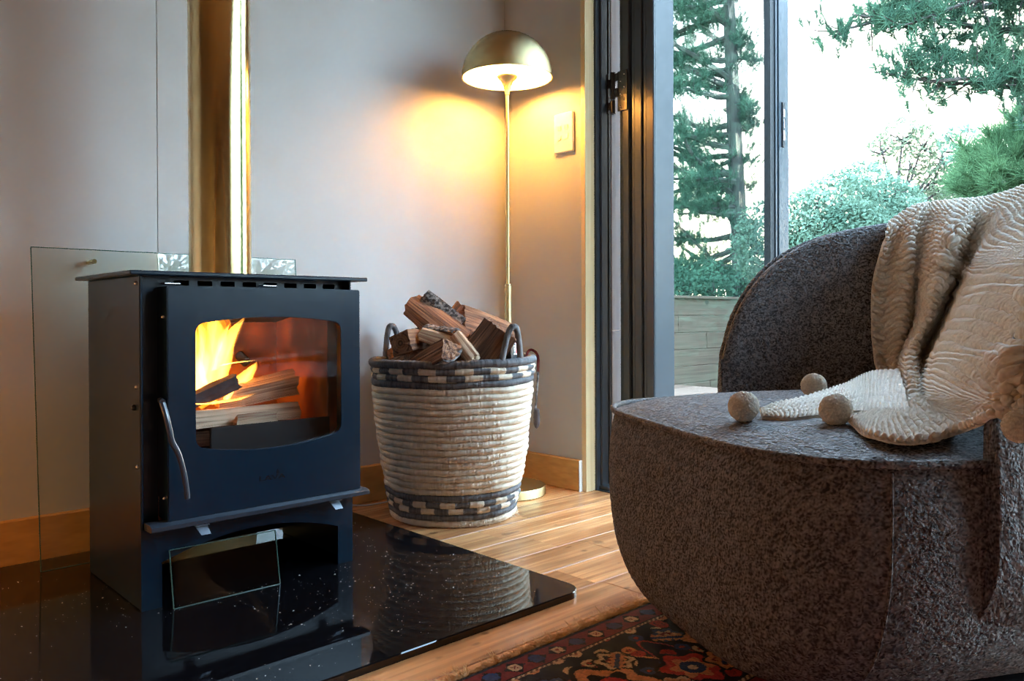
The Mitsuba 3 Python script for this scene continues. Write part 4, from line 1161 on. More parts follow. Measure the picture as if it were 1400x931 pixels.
# ------------------------------------------------------------------ knitted throw over the chair
NET_MAIN = np.array([[(0.107, -1.398, 0.749), (0.111, -1.406, 0.752), (0.115, -1.414, 0.755), (0.118, -1.423, 0.758), (0.121, -1.433, 0.760), (0.123, -1.445, 0.763), (0.125, -1.455, 0.765), (0.129, -1.464, 0.768), (0.134, -1.472, 0.771), (0.139, -1.482, 0.774), (0.143, -1.494, 0.775), (0.148, -1.507, 0.776), (0.151, -1.520, 0.777), (0.153, -1.531, 0.778), (0.154, -1.541, 0.778), (0.154, -1.552, 0.779), (0.153, -1.565, 0.780), (0.152, -1.579, 0.782), (0.151, -1.593, 0.785), (0.151, -1.605, 0.787), (0.150, -1.617, 0.790), (0.151, -1.632, 0.794), (0.155, -1.651, 0.800), (0.159, -1.672, 0.806), (0.164, -1.697, 0.812), (0.170, -1.727, 0.818), (0.175, -1.760, 0.824), (0.180, -1.792, 0.830)],
    [(0.060, -1.407, 0.780), (0.064, -1.415, 0.785), (0.068, -1.424, 0.790), (0.072, -1.433, 0.794), (0.075, -1.443, 0.798), (0.077, -1.455, 0.801), (0.080, -1.466, 0.804), (0.085, -1.475, 0.807), (0.090, -1.483, 0.809), (0.095, -1.493, 0.811), (0.099, -1.506, 0.812), (0.103, -1.521, 0.812), (0.105, -1.534, 0.812), (0.108, -1.545, 0.812), (0.109, -1.556, 0.812), (0.110, -1.567, 0.813), (0.108, -1.580, 0.814), (0.106, -1.594, 0.816), (0.105, -1.607, 0.818), (0.105, -1.620, 0.821), (0.105, -1.632, 0.823), (0.107, -1.647, 0.827), (0.107, -1.665, 0.833), (0.108, -1.687, 0.839), (0.109, -1.711, 0.845), (0.112, -1.741, 0.851), (0.115, -1.773, 0.856), (0.117, -1.805, 0.861)],
    [(0.012, -1.417, 0.809), (0.016, -1.425, 0.816), (0.021, -1.434, 0.823), (0.025, -1.443, 0.829), (0.028, -1.454, 0.834), (0.031, -1.466, 0.838), (0.035, -1.477, 0.841), (0.040, -1.486, 0.843), (0.046, -1.494, 0.845), (0.051, -1.505, 0.846), (0.054, -1.518, 0.846), (0.057, -1.534, 0.846), (0.059, -1.548, 0.846), (0.062, -1.560, 0.845), (0.064, -1.571, 0.845), (0.064, -1.582, 0.845), (0.061, -1.595, 0.846), (0.058, -1.609, 0.847), (0.055, -1.622, 0.850), (0.056, -1.635, 0.852), (0.058, -1.647, 0.855), (0.060, -1.662, 0.859), (0.059, -1.680, 0.864), (0.056, -1.702, 0.871), (0.054, -1.726, 0.876), (0.053, -1.755, 0.881), (0.053, -1.787, 0.885), (0.053, -1.818, 0.889)],
    [(-0.032, -1.426, 0.823), (-0.027, -1.434, 0.830), (-0.022, -1.443, 0.838), (-0.018, -1.452, 0.844), (-0.014, -1.463, 0.850), (-0.012, -1.475, 0.854), (-0.009, -1.486, 0.858), (-0.002, -1.494, 0.860), (0.005, -1.502, 0.861), (0.011, -1.512, 0.862), (0.013, -1.527, 0.862), (0.013, -1.544, 0.861), (0.013, -1.559, 0.861), (0.014, -1.571, 0.860), (0.015, -1.583, 0.859), (0.014, -1.595, 0.859), (0.013, -1.607, 0.859), (0.012, -1.620, 0.861), (0.011, -1.633, 0.863), (0.010, -1.646, 0.865), (0.010, -1.659, 0.867), (0.009, -1.674, 0.871), (0.008, -1.693, 0.877), (0.004, -1.713, 0.883), (-0.001, -1.738, 0.888), (-0.006, -1.767, 0.892), (-0.012, -1.799, 0.895), (-0.019, -1.830, 0.897)],
    [(-0.073, -1.433, 0.812), (-0.065, -1.441, 0.819), (-0.058, -1.449, 0.826), (-0.053, -1.458, 0.832), (-0.051, -1.469, 0.837), (-0.052, -1.481, 0.841), (-0.051, -1.492, 0.844), (-0.043, -1.498, 0.847), (-0.031, -1.503, 0.849), (-0.023, -1.511, 0.850), (-0.024, -1.527, 0.851), (-0.031, -1.547, 0.850), (-0.036, -1.565, 0.849), (-0.040, -1.579, 0.848), (-0.044, -1.591, 0.847), (-0.046, -1.604, 0.846), (-0.039, -1.614, 0.847), (-0.027, -1.624, 0.848), (-0.021, -1.636, 0.850), (-0.028, -1.650, 0.852), (-0.040, -1.666, 0.853), (-0.047, -1.684, 0.857), (-0.045, -1.701, 0.862), (-0.042, -1.720, 0.869), (-0.046, -1.743, 0.873), (-0.059, -1.774, 0.875), (-0.079, -1.808, 0.876), (-0.101, -1.841, 0.876)],
    [(-0.113, -1.441, 0.787), (-0.106, -1.449, 0.792), (-0.100, -1.457, 0.798), (-0.093, -1.465, 0.803), (-0.088, -1.474, 0.807), (-0.089, -1.486, 0.810), (-0.091, -1.496, 0.813), (-0.079, -1.500, 0.816), (-0.069, -1.503, 0.818), (-0.061, -1.510, 0.821), (-0.057, -1.524, 0.822), (-0.072, -1.546, 0.822), (-0.085, -1.567, 0.822), (-0.096, -1.583, 0.821), (-0.106, -1.598, 0.820), (-0.108, -1.610, 0.819), (-0.089, -1.618, 0.819), (-0.082, -1.630, 0.818), (-0.092, -1.647, 0.817), (-0.092, -1.660, 0.819), (-0.087, -1.671, 0.824), (-0.105, -1.690, 0.826), (-0.099, -1.706, 0.832), (-0.087, -1.723, 0.838), (-0.089, -1.746, 0.842), (-0.114, -1.779, 0.843), (-0.153, -1.816, 0.841), (-0.192, -1.852, 0.839)],
    [(-0.133, -1.442, 0.761), (-0.121, -1.447, 0.765), (-0.113, -1.455, 0.769), (-0.108, -1.463, 0.773), (-0.107, -1.474, 0.776), (-0.118, -1.488, 0.777), (-0.122, -1.499, 0.779), (-0.107, -1.501, 0.782), (-0.090, -1.500, 0.786), (-0.087, -1.507, 0.788), (-0.084, -1.521, 0.790), (-0.104, -1.545, 0.791), (-0.123, -1.567, 0.790), (-0.139, -1.584, 0.790), (-0.154, -1.600, 0.788), (-0.157, -1.613, 0.787), (-0.128, -1.618, 0.788), (-0.095, -1.623, 0.788), (-0.105, -1.640, 0.786), (-0.113, -1.655, 0.787), (-0.127, -1.671, 0.791), (-0.158, -1.694, 0.793), (-0.156, -1.711, 0.797), (-0.145, -1.727, 0.802), (-0.151, -1.751, 0.806), (-0.188, -1.787, 0.805), (-0.241, -1.828, 0.802), (-0.294, -1.866, 0.798)],
    [(-0.146, -1.440, 0.734), (-0.134, -1.446, 0.737), (-0.122, -1.451, 0.740), (-0.116, -1.460, 0.742), (-0.121, -1.473, 0.744), (-0.134, -1.489, 0.745), (-0.139, -1.501, 0.746), (-0.123, -1.502, 0.749), (-0.100, -1.499, 0.752), (-0.097, -1.506, 0.754), (-0.096, -1.518, 0.756), (-0.121, -1.541, 0.756), (-0.144, -1.563, 0.756), (-0.164, -1.581, 0.755), (-0.183, -1.598, 0.753), (-0.186, -1.610, 0.752), (-0.151, -1.613, 0.753), (-0.097, -1.611, 0.754), (-0.106, -1.628, 0.752), (-0.114, -1.642, 0.754), (-0.157, -1.666, 0.755), (-0.203, -1.693, 0.756), (-0.218, -1.714, 0.759), (-0.226, -1.736, 0.763), (-0.248, -1.764, 0.765), (-0.294, -1.802, 0.764), (-0.353, -1.845, 0.761), (-0.411, -1.884, 0.758)],
    [(-0.153, -1.436, 0.705), (-0.141, -1.442, 0.707), (-0.129, -1.448, 0.708), (-0.123, -1.456, 0.709), (-0.129, -1.470, 0.709), (-0.142, -1.488, 0.709), (-0.147, -1.501, 0.710), (-0.130, -1.502, 0.712), (-0.105, -1.499, 0.715), (-0.102, -1.505, 0.716), (-0.102, -1.515, 0.717), (-0.129, -1.536, 0.717), (-0.154, -1.556, 0.717), (-0.176, -1.574, 0.716), (-0.198, -1.591, 0.714), (-0.202, -1.603, 0.713), (-0.163, -1.603, 0.713), (-0.102, -1.598, 0.714), (-0.104, -1.613, 0.712), (-0.110, -1.626, 0.715), (-0.180, -1.658, 0.715), (-0.242, -1.689, 0.716), (-0.281, -1.717, 0.718), (-0.318, -1.746, 0.720), (-0.362, -1.780, 0.721), (-0.418, -1.821, 0.720), (-0.480, -1.865, 0.719), (-0.540, -1.905, 0.717)],
    [(-0.157, -1.433, 0.675), (-0.145, -1.439, 0.675), (-0.134, -1.444, 0.675), (-0.129, -1.453, 0.675), (-0.134, -1.468, 0.675), (-0.148, -1.487, 0.675), (-0.153, -1.500, 0.675), (-0.135, -1.501, 0.676), (-0.109, -1.499, 0.678), (-0.107, -1.505, 0.679), (-0.105, -1.513, 0.680), (-0.134, -1.531, 0.680), (-0.160, -1.549, 0.679), (-0.185, -1.567, 0.678), (-0.209, -1.584, 0.677), (-0.214, -1.596, 0.676), (-0.171, -1.594, 0.676), (-0.106, -1.586, 0.676), (-0.099, -1.598, 0.676), (-0.120, -1.615, 0.678), (-0.202, -1.650, 0.678), (-0.279, -1.687, 0.679), (-0.338, -1.720, 0.681), (-0.398, -1.755, 0.683), (-0.462, -1.795, 0.684), (-0.529, -1.839, 0.684), (-0.598, -1.885, 0.683), (-0.832, -1.961, 0.672)],
    [(-0.159, -1.430, 0.645), (-0.148, -1.436, 0.644), (-0.137, -1.442, 0.644), (-0.132, -1.451, 0.644), (-0.139, -1.466, 0.644), (-0.152, -1.486, 0.643), (-0.157, -1.499, 0.643), (-0.138, -1.501, 0.644), (-0.112, -1.498, 0.645), (-0.109, -1.504, 0.646), (-0.107, -1.510, 0.647), (-0.135, -1.527, 0.647), (-0.162, -1.544, 0.647), (-0.189, -1.561, 0.646), (-0.217, -1.578, 0.645), (-0.223, -1.589, 0.644), (-0.178, -1.585, 0.645), (-0.109, -1.575, 0.646), (-0.097, -1.585, 0.647), (-0.131, -1.606, 0.648), (-0.225, -1.646, 0.649), (-0.314, -1.687, 0.650), (-0.384, -1.723, 0.652), (-0.456, -1.761, 0.654), (-0.532, -1.804, 0.656), (-0.613, -1.852, 0.656), (-0.694, -1.901, 0.656), (-0.846, -1.960, 0.652)],
    [(-0.160, -1.428, 0.613), (-0.150, -1.434, 0.613), (-0.140, -1.440, 0.613), (-0.135, -1.449, 0.613), (-0.142, -1.465, 0.613), (-0.155, -1.484, 0.613), (-0.159, -1.498, 0.613), (-0.139, -1.499, 0.613), (-0.112, -1.496, 0.613), (-0.111, -1.502, 0.613), (-0.109, -1.508, 0.614), (-0.132, -1.522, 0.615), (-0.159, -1.538, 0.615), (-0.189, -1.555, 0.615), (-0.220, -1.572, 0.614), (-0.229, -1.583, 0.614), (-0.183, -1.577, 0.616), (-0.112, -1.565, 0.618), (-0.099, -1.574, 0.620), (-0.144, -1.599, 0.621), (-0.249, -1.644, 0.622), (-0.348, -1.688, 0.623), (-0.424, -1.726, 0.626), (-0.501, -1.766, 0.630), (-0.584, -1.810, 0.632), (-0.676, -1.861, 0.633), (-0.871, -1.937, 0.631), (-0.855, -1.958, 0.634)],
    [(-0.160, -1.428, 0.582), (-0.151, -1.434, 0.582), (-0.142, -1.439, 0.582), (-0.138, -1.448, 0.582), (-0.145, -1.464, 0.582), (-0.157, -1.483, 0.582), (-0.161, -1.497, 0.582), (-0.142, -1.498, 0.582), (-0.114, -1.493, 0.582), (-0.112, -1.499, 0.582), (-0.110, -1.504, 0.583), (-0.134, -1.517, 0.584), (-0.161, -1.532, 0.586), (-0.193, -1.549, 0.586), (-0.227, -1.566, 0.586), (-0.238, -1.577, 0.586), (-0.192, -1.570, 0.588), (-0.121, -1.556, 0.590), (-0.100, -1.562, 0.592), (-0.161, -1.593, 0.594), (-0.275, -1.642, 0.596), (-0.383, -1.690, 0.599), (-0.464, -1.730, 0.602), (-0.542, -1.770, 0.607), (-0.629, -1.816, 0.610), (-0.725, -1.868, 0.613), (-0.883, -1.936, 0.614), (-0.913, -1.967, 0.616)],
    [(-0.157, -1.427, 0.550), (-0.148, -1.433, 0.550), (-0.141, -1.439, 0.549), (-0.136, -1.448, 0.549), (-0.142, -1.462, 0.549), (-0.156, -1.480, 0.549), (-0.161, -1.492, 0.550), (-0.144, -1.492, 0.550), (-0.117, -1.487, 0.550), (-0.116, -1.491, 0.551), (-0.115, -1.496, 0.552), (-0.138, -1.508, 0.555), (-0.164, -1.522, 0.557), (-0.198, -1.539, 0.559), (-0.235, -1.557, 0.560), (-0.248, -1.568, 0.561), (-0.202, -1.560, 0.560), (-0.130, -1.546, 0.559), (-0.107, -1.550, 0.560), (-0.180, -1.587, 0.564), (-0.304, -1.641, 0.569), (-0.420, -1.693, 0.574), (-0.505, -1.735, 0.579), (-0.586, -1.776, 0.584), (-0.671, -1.822, 0.589), (-0.763, -1.875, 0.593), (-0.890, -1.935, 0.597), (-0.941, -1.972, 0.600)],
    [(-0.153, -1.429, 0.519), (-0.145, -1.434, 0.517), (-0.140, -1.441, 0.516), (-0.136, -1.448, 0.515), (-0.140, -1.460, 0.515), (-0.155, -1.476, 0.516), (-0.163, -1.487, 0.517), (-0.149, -1.487, 0.518), (-0.126, -1.481, 0.519), (-0.119, -1.482, 0.521), (-0.125, -1.488, 0.523), (-0.147, -1.499, 0.527), (-0.173, -1.512, 0.530), (-0.207, -1.530, 0.533), (-0.246, -1.549, 0.536), (-0.260, -1.560, 0.537), (-0.215, -1.552, 0.534), (-0.144, -1.536, 0.528), (-0.124, -1.541, 0.527), (-0.203, -1.581, 0.533), (-0.336, -1.641, 0.543), (-0.459, -1.697, 0.552), (-0.547, -1.741, 0.558), (-0.628, -1.783, 0.564), (-0.710, -1.829, 0.569), (-0.795, -1.880, 0.575), (-0.896, -1.935, 0.580), (-0.954, -1.975, 0.584)],
    [(-0.164, -1.437, 0.493), (-0.156, -1.442, 0.490), (-0.147, -1.447, 0.487), (-0.145, -1.455, 0.486), (-0.156, -1.467, 0.486), (-0.173, -1.482, 0.487), (-0.183, -1.492, 0.489), (-0.173, -1.492, 0.490), (-0.154, -1.487, 0.492), (-0.146, -1.486, 0.494), (-0.157, -1.492, 0.497), (-0.178, -1.503, 0.501), (-0.202, -1.515, 0.505), (-0.237, -1.532, 0.510), (-0.276, -1.552, 0.514), (-0.290, -1.563, 0.515), (-0.247, -1.554, 0.510), (-0.178, -1.538, 0.501), (-0.160, -1.543, 0.498), (-0.240, -1.584, 0.506), (-0.374, -1.645, 0.520), (-0.498, -1.702, 0.531), (-0.587, -1.748, 0.538), (-0.667, -1.790, 0.545), (-0.748, -1.836, 0.551), (-0.825, -1.886, 0.558), (-0.901, -1.935, 0.564), (-0.963, -1.976, 0.570)],
    [(-0.196, -1.456, 0.474), (-0.191, -1.462, 0.471), (-0.186, -1.468, 0.468), (-0.187, -1.476, 0.466), (-0.201, -1.489, 0.466), (-0.221, -1.503, 0.467), (-0.233, -1.513, 0.468), (-0.227, -1.514, 0.469), (-0.213, -1.511, 0.470), (-0.209, -1.511, 0.472), (-0.221, -1.518, 0.476), (-0.243, -1.528, 0.480), (-0.267, -1.540, 0.484), (-0.301, -1.557, 0.488), (-0.337, -1.575, 0.492), (-0.351, -1.585, 0.494), (-0.310, -1.576, 0.489), (-0.245, -1.559, 0.480), (-0.226, -1.562, 0.478), (-0.299, -1.600, 0.486), (-0.421, -1.655, 0.499), (-0.536, -1.709, 0.511), (-0.622, -1.754, 0.519), (-0.704, -1.797, 0.527), (-0.782, -1.843, 0.534), (-0.919, -1.909, 0.545), (-0.913, -1.936, 0.549), (-0.971, -1.977, 0.556)],
    [(-0.245, -1.482, 0.461), (-0.244, -1.489, 0.458), (-0.243, -1.497, 0.455), (-0.249, -1.506, 0.452), (-0.266, -1.519, 0.452), (-0.288, -1.534, 0.453), (-0.303, -1.544, 0.453), (-0.302, -1.547, 0.454), (-0.293, -1.546, 0.455), (-0.292, -1.548, 0.456), (-0.307, -1.556, 0.459), (-0.330, -1.567, 0.463), (-0.354, -1.578, 0.467), (-0.385, -1.593, 0.471), (-0.418, -1.609, 0.474), (-0.429, -1.617, 0.476), (-0.391, -1.608, 0.472), (-0.331, -1.592, 0.465), (-0.311, -1.593, 0.463), (-0.371, -1.623, 0.470), (-0.474, -1.669, 0.482), (-0.573, -1.716, 0.493), (-0.655, -1.760, 0.502), (-0.736, -1.804, 0.510), (-0.813, -1.850, 0.519), (-0.927, -1.909, 0.530), (-0.926, -1.937, 0.535), (-0.973, -1.976, 0.542)],
    [(-0.305, -1.512, 0.452), (-0.308, -1.521, 0.449), (-0.313, -1.530, 0.446), (-0.322, -1.540, 0.444), (-0.340, -1.553, 0.443), (-0.363, -1.566, 0.444), (-0.379, -1.576, 0.444), (-0.381, -1.581, 0.444), (-0.377, -1.582, 0.445), (-0.379, -1.585, 0.446), (-0.393, -1.593, 0.449), (-0.415, -1.603, 0.452), (-0.437, -1.614, 0.455), (-0.464, -1.626, 0.458), (-0.491, -1.639, 0.461), (-0.500, -1.646, 0.462), (-0.467, -1.638, 0.459), (-0.415, -1.625, 0.454), (-0.397, -1.625, 0.453), (-0.444, -1.648, 0.458), (-0.525, -1.685, 0.467), (-0.608, -1.725, 0.477), (-0.683, -1.766, 0.486), (-0.761, -1.810, 0.495), (-0.834, -1.854, 0.505), (-0.930, -1.908, 0.517), (-0.934, -1.938, 0.523), (-0.976, -1.975, 0.531)],
    [(-0.377, -1.552, 0.446), (-0.385, -1.560, 0.444), (-0.393, -1.569, 0.442), (-0.404, -1.578, 0.441), (-0.430, -1.593, 0.441), (-0.443, -1.601, 0.441), (-0.455, -1.609, 0.441), (-0.462, -1.614, 0.442), (-0.456, -1.614, 0.442), (-0.459, -1.618, 0.443), (-0.470, -1.624, 0.444), (-0.485, -1.632, 0.446), (-0.501, -1.640, 0.448), (-0.520, -1.649, 0.451), (-0.539, -1.659, 0.453), (-0.546, -1.665, 0.453), (-0.524, -1.660, 0.451), (-0.489, -1.652, 0.447), (-0.479, -1.654, 0.446), (-0.513, -1.673, 0.450), (-0.573, -1.702, 0.456), (-0.637, -1.735, 0.464), (-0.701, -1.771, 0.472), (-0.773, -1.811, 0.481), (-0.841, -1.853, 0.491), (-0.933, -1.906, 0.506), (-0.937, -1.937, 0.514), (-0.978, -1.974, 0.525)],
    [(-0.462, -1.596, 0.445), (-0.473, -1.604, 0.444), (-0.485, -1.612, 0.443), (-0.497, -1.620, 0.442), (-0.510, -1.627, 0.442), (-0.523, -1.635, 0.442), (-0.532, -1.640, 0.442), (-0.536, -1.644, 0.442), (-0.538, -1.647, 0.443), (-0.540, -1.650, 0.443), (-0.546, -1.654, 0.444), (-0.553, -1.658, 0.445), (-0.561, -1.663, 0.446), (-0.570, -1.669, 0.446), (-0.580, -1.675, 0.447), (-0.584, -1.680, 0.447), (-0.576, -1.680, 0.445), (-0.562, -1.679, 0.444), (-0.560, -1.685, 0.443), (-0.582, -1.699, 0.444), (-0.619, -1.720, 0.447), (-0.664, -1.747, 0.452), (-0.716, -1.777, 0.459), (-0.778, -1.812, 0.467), (-0.840, -1.851, 0.479), (-0.934, -1.904, 0.496), (-0.936, -1.935, 0.507), (-0.980, -1.973, 0.521)],
    [(-0.554, -1.631, 0.444), (-0.567, -1.639, 0.443), (-0.583, -1.647, 0.443), (-0.596, -1.655, 0.443), (-0.606, -1.661, 0.442), (-0.614, -1.666, 0.442), (-0.619, -1.671, 0.442), (-0.624, -1.675, 0.442), (-0.626, -1.679, 0.442), (-0.628, -1.682, 0.442), (-0.629, -1.684, 0.442), (-0.630, -1.687, 0.442), (-0.632, -1.690, 0.442), (-0.634, -1.694, 0.442), (-0.636, -1.697, 0.441), (-0.638, -1.702, 0.441), (-0.638, -1.705, 0.441), (-0.639, -1.710, 0.440), (-0.642, -1.717, 0.440), (-0.653, -1.728, 0.440), (-0.670, -1.742, 0.441), (-0.698, -1.762, 0.444), (-0.739, -1.788, 0.450), (-0.792, -1.818, 0.458), (-0.846, -1.853, 0.470), (-0.938, -1.906, 0.490), (-0.937, -1.934, 0.502), (-0.980, -1.972, 0.517)],
    [(-0.650, -1.651, 0.442), (-0.671, -1.663, 0.441), (-0.684, -1.671, 0.440), (-0.698, -1.681, 0.439), (-0.712, -1.690, 0.439), (-0.721, -1.696, 0.439), (-0.728, -1.703, 0.439), (-0.736, -1.710, 0.440), (-0.732, -1.712, 0.439), (-0.730, -1.714, 0.438), (-0.731, -1.718, 0.438), (-0.732, -1.722, 0.438), (-0.738, -1.728, 0.439), (-0.735, -1.731, 0.438), (-0.733, -1.734, 0.438), (-0.733, -1.739, 0.438), (-0.732, -1.743, 0.438), (-0.729, -1.747, 0.438), (-0.725, -1.752, 0.437), (-0.728, -1.760, 0.438), (-0.729, -1.769, 0.438), (-0.746, -1.785, 0.441), (-0.778, -1.807, 0.447), (-0.822, -1.834, 0.456), (-0.867, -1.865, 0.468), (-0.938, -1.909, 0.485), (-0.943, -1.937, 0.498), (-0.980, -1.970, 0.512)],
    [(-0.749, -1.664, 0.441), (-0.768, -1.677, 0.439), (-0.789, -1.692, 0.437), (-0.809, -1.705, 0.437), (-0.819, -1.715, 0.436), (-0.822, -1.721, 0.435), (-0.827, -1.728, 0.435), (-0.825, -1.733, 0.434), (-0.828, -1.739, 0.434), (-0.826, -1.743, 0.433), (-0.828, -1.749, 0.433), (-0.823, -1.752, 0.433), (-0.820, -1.756, 0.432), (-0.818, -1.761, 0.432), (-0.817, -1.766, 0.433), (-0.814, -1.771, 0.433), (-0.807, -1.774, 0.433), (-0.802, -1.779, 0.433), (-0.798, -1.784, 0.435), (-0.794, -1.790, 0.436), (-0.792, -1.797, 0.437), (-0.801, -1.811, 0.442), (-0.825, -1.830, 0.449), (-0.860, -1.855, 0.458), (-0.930, -1.892, 0.473), (-0.935, -1.914, 0.483), (-0.952, -1.941, 0.495), (-0.979, -1.968, 0.508)],
    [(-0.845, -1.679, 0.441), (-0.864, -1.695, 0.438), (-0.885, -1.711, 0.436), (-0.902, -1.725, 0.434), (-0.913, -1.736, 0.433), (-0.918, -1.745, 0.433), (-0.921, -1.753, 0.433), (-0.922, -1.760, 0.432), (-0.922, -1.767, 0.431), (-0.921, -1.773, 0.431), (-0.920, -1.779, 0.430), (-0.918, -1.784, 0.430), (-0.916, -1.790, 0.430), (-0.912, -1.795, 0.430), (-0.908, -1.800, 0.431), (-0.901, -1.805, 0.431), (-0.893, -1.809, 0.432), (-0.884, -1.813, 0.432), (-0.875, -1.817, 0.434), (-0.864, -1.821, 0.435), (-0.855, -1.825, 0.438), (-0.856, -1.836, 0.443), (-0.873, -1.853, 0.451), (-0.898, -1.876, 0.461), (-0.941, -1.903, 0.473), (-0.945, -1.922, 0.482), (-0.962, -1.945, 0.493), (-0.979, -1.967, 0.504)]])
NET_FLAP = np.array([[(-0.822, -1.522, 0.445), (-0.826, -1.523, 0.442), (-0.832, -1.526, 0.439), (-0.842, -1.533, 0.436), (-0.853, -1.542, 0.432)],
    [(-0.784, -1.525, 0.446), (-0.799, -1.533, 0.443), (-0.815, -1.541, 0.440), (-0.832, -1.552, 0.436), (-0.850, -1.564, 0.432)],
    [(-0.742, -1.528, 0.448), (-0.768, -1.541, 0.445), (-0.794, -1.555, 0.442), (-0.819, -1.570, 0.438), (-0.846, -1.585, 0.433)],
    [(-0.695, -1.532, 0.452), (-0.729, -1.550, 0.450), (-0.763, -1.567, 0.446), (-0.794, -1.585, 0.442), (-0.825, -1.602, 0.437)],
    [(-0.641, -1.534, 0.458), (-0.684, -1.556, 0.455), (-0.726, -1.578, 0.452), (-0.763, -1.598, 0.446), (-0.800, -1.618, 0.440)],
    [(-0.575, -1.531, 0.462), (-0.629, -1.558, 0.459), (-0.682, -1.585, 0.456), (-0.728, -1.608, 0.450), (-0.772, -1.631, 0.443)],
    [(-0.503, -1.526, 0.466), (-0.572, -1.559, 0.464), (-0.638, -1.591, 0.460), (-0.692, -1.618, 0.453), (-0.744, -1.643, 0.445)],
    [(-0.426, -1.517, 0.474), (-0.519, -1.560, 0.467), (-0.603, -1.600, 0.461), (-0.666, -1.630, 0.453), (-0.720, -1.656, 0.444)],
    [(-0.357, -1.511, 0.481), (-0.471, -1.564, 0.470), (-0.573, -1.610, 0.461), (-0.642, -1.643, 0.452), (-0.700, -1.670, 0.444)],
    [(-0.313, -1.519, 0.482), (-0.435, -1.574, 0.471), (-0.545, -1.622, 0.462), (-0.620, -1.656, 0.452), (-0.684, -1.684, 0.443)],
    [(-0.277, -1.532, 0.482), (-0.403, -1.586, 0.472), (-0.518, -1.635, 0.463), (-0.599, -1.670, 0.453), (-0.669, -1.699, 0.443)]])
POMS = (((-0.870, -1.517, 0.450), 0.0251), ((-0.552, -1.480, 0.462), 0.0241), ((-0.842, -1.658, 0.454), 0.0246), ((-0.971, -1.937, 0.469), 0.0196))
def spline_net(N, nu, nv):
    """bicubic (Catmull-Rom) surface through the net, spaced evenly by length both ways"""
    rows = np.array([resample(catmull(r, 12), nu) for r in N])
    cols = np.array([resample(catmull(rows[:, k], 12), nv) for k in range(nu)])
    return cols.transpose(1, 0, 2)


def grid_normals(P):
    n = np.cross(np.gradient(P, axis=1), np.gradient(P, axis=0))
    return unit(n)


def knit_sheet(N, width, length, per, seed, stitch=0.0152, amp=0.0092, thick=0.005, along=False):
    su, sv = int(width / stitch), int(length / (stitch * 0.80))
    nu, nv = su * per + 1, sv * per + 1
    P = spline_net(N, nu, nv)
    rg = np.random.default_rng(seed)
    n = grid_normals(P)
    if ((CAM - P) * n).sum(-1).mean() < 0:
        n = -n
    i, j = np.meshgrid(np.arange(nu) / per, np.arange(nv) / per)
    soft = 0.010 * (meshkit.fbm(P * 9, 2, seed) - 0.5)
    if along:
        i, j = j, i
    row = np.floor(j)
    a = i + 0.5 * (row % 2)
    h = np.abs(np.sin(np.pi * (a + 0.30 * (j - row - 0.5)))) ** 0.55 * np.abs(np.sin(np.pi * j)) ** 0.55
    h = h * (0.9 + 0.2 * meshkit.noise(np.stack([np.floor(a), row, row * 0], -1), seed))
    Pf = P + n * (soft + amp * h)[..., None]
    Pb = P + n * (soft - thick)[..., None]
    F = grid_faces(nv, nu)
    V = np.vstack([Pf.reshape(-1, 3), Pb.reshape(-1, 3)])
    k = nu * nv
    ring = [x for x in range(nu)] + [y * nu + nu - 1 for y in range(1, nv)] + [(nv - 1) * nu + x for x in range(nu - 2, -1, -1)] + [y * nu for y in range(nv - 2, 0, -1)]
    ring = np.array(ring); nx_ = np.roll(ring, -1)
    F = np.vstack([F, F[:, ::-1] + k, np.stack([ring, ring + k, nx_], 1), np.stack([nx_, ring + k, nx_ + k], 1)])
    m = trimesh.Trimesh(V, F, process=False)
    if m.volume < 0:
        m.invert()
    return m


put('knitted_throw__sheet', knit_sheet(NET_MAIN, 0.62, 1.10, 8, 3), KNIT, True)
put('knitted_throw__corner_flap', knit_sheet(NET_FLAP, 0.13, 0.42, 9, 4, 0.0150, 0.006, along=True), KNIT, True)
for c, r in POMS:
    m = trimesh.creation.icosphere(subdivisions=5, radius=r)
    v = np.array(m.vertices); nrm = unit(v)
    v = v * (0.97 + 0.10 * (meshkit.fbm(nrm * 3.1 + np.array(c) * 7, 2, 9) - 0.5))[:, None]
    v += nrm * ((meshkit.noise(nrm * 24 + np.array(c) * 31, 4) - 0.5) * 0.0034 + (meshkit.noise(nrm * 46, 5) - 0.5) * 0.0018)[:, None]
    put('knitted_throw__pompom', trimesh.Trimesh(v + np.array(c), m.faces, process=False), POM, True)
tag('knitted_throw', 'chunky beige knitted throw with pompoms draped over the armchair back and seat', 'blanket')

# ------------------------------------------------------------------ rug
RX1, RY1 = -0.52, -1.195


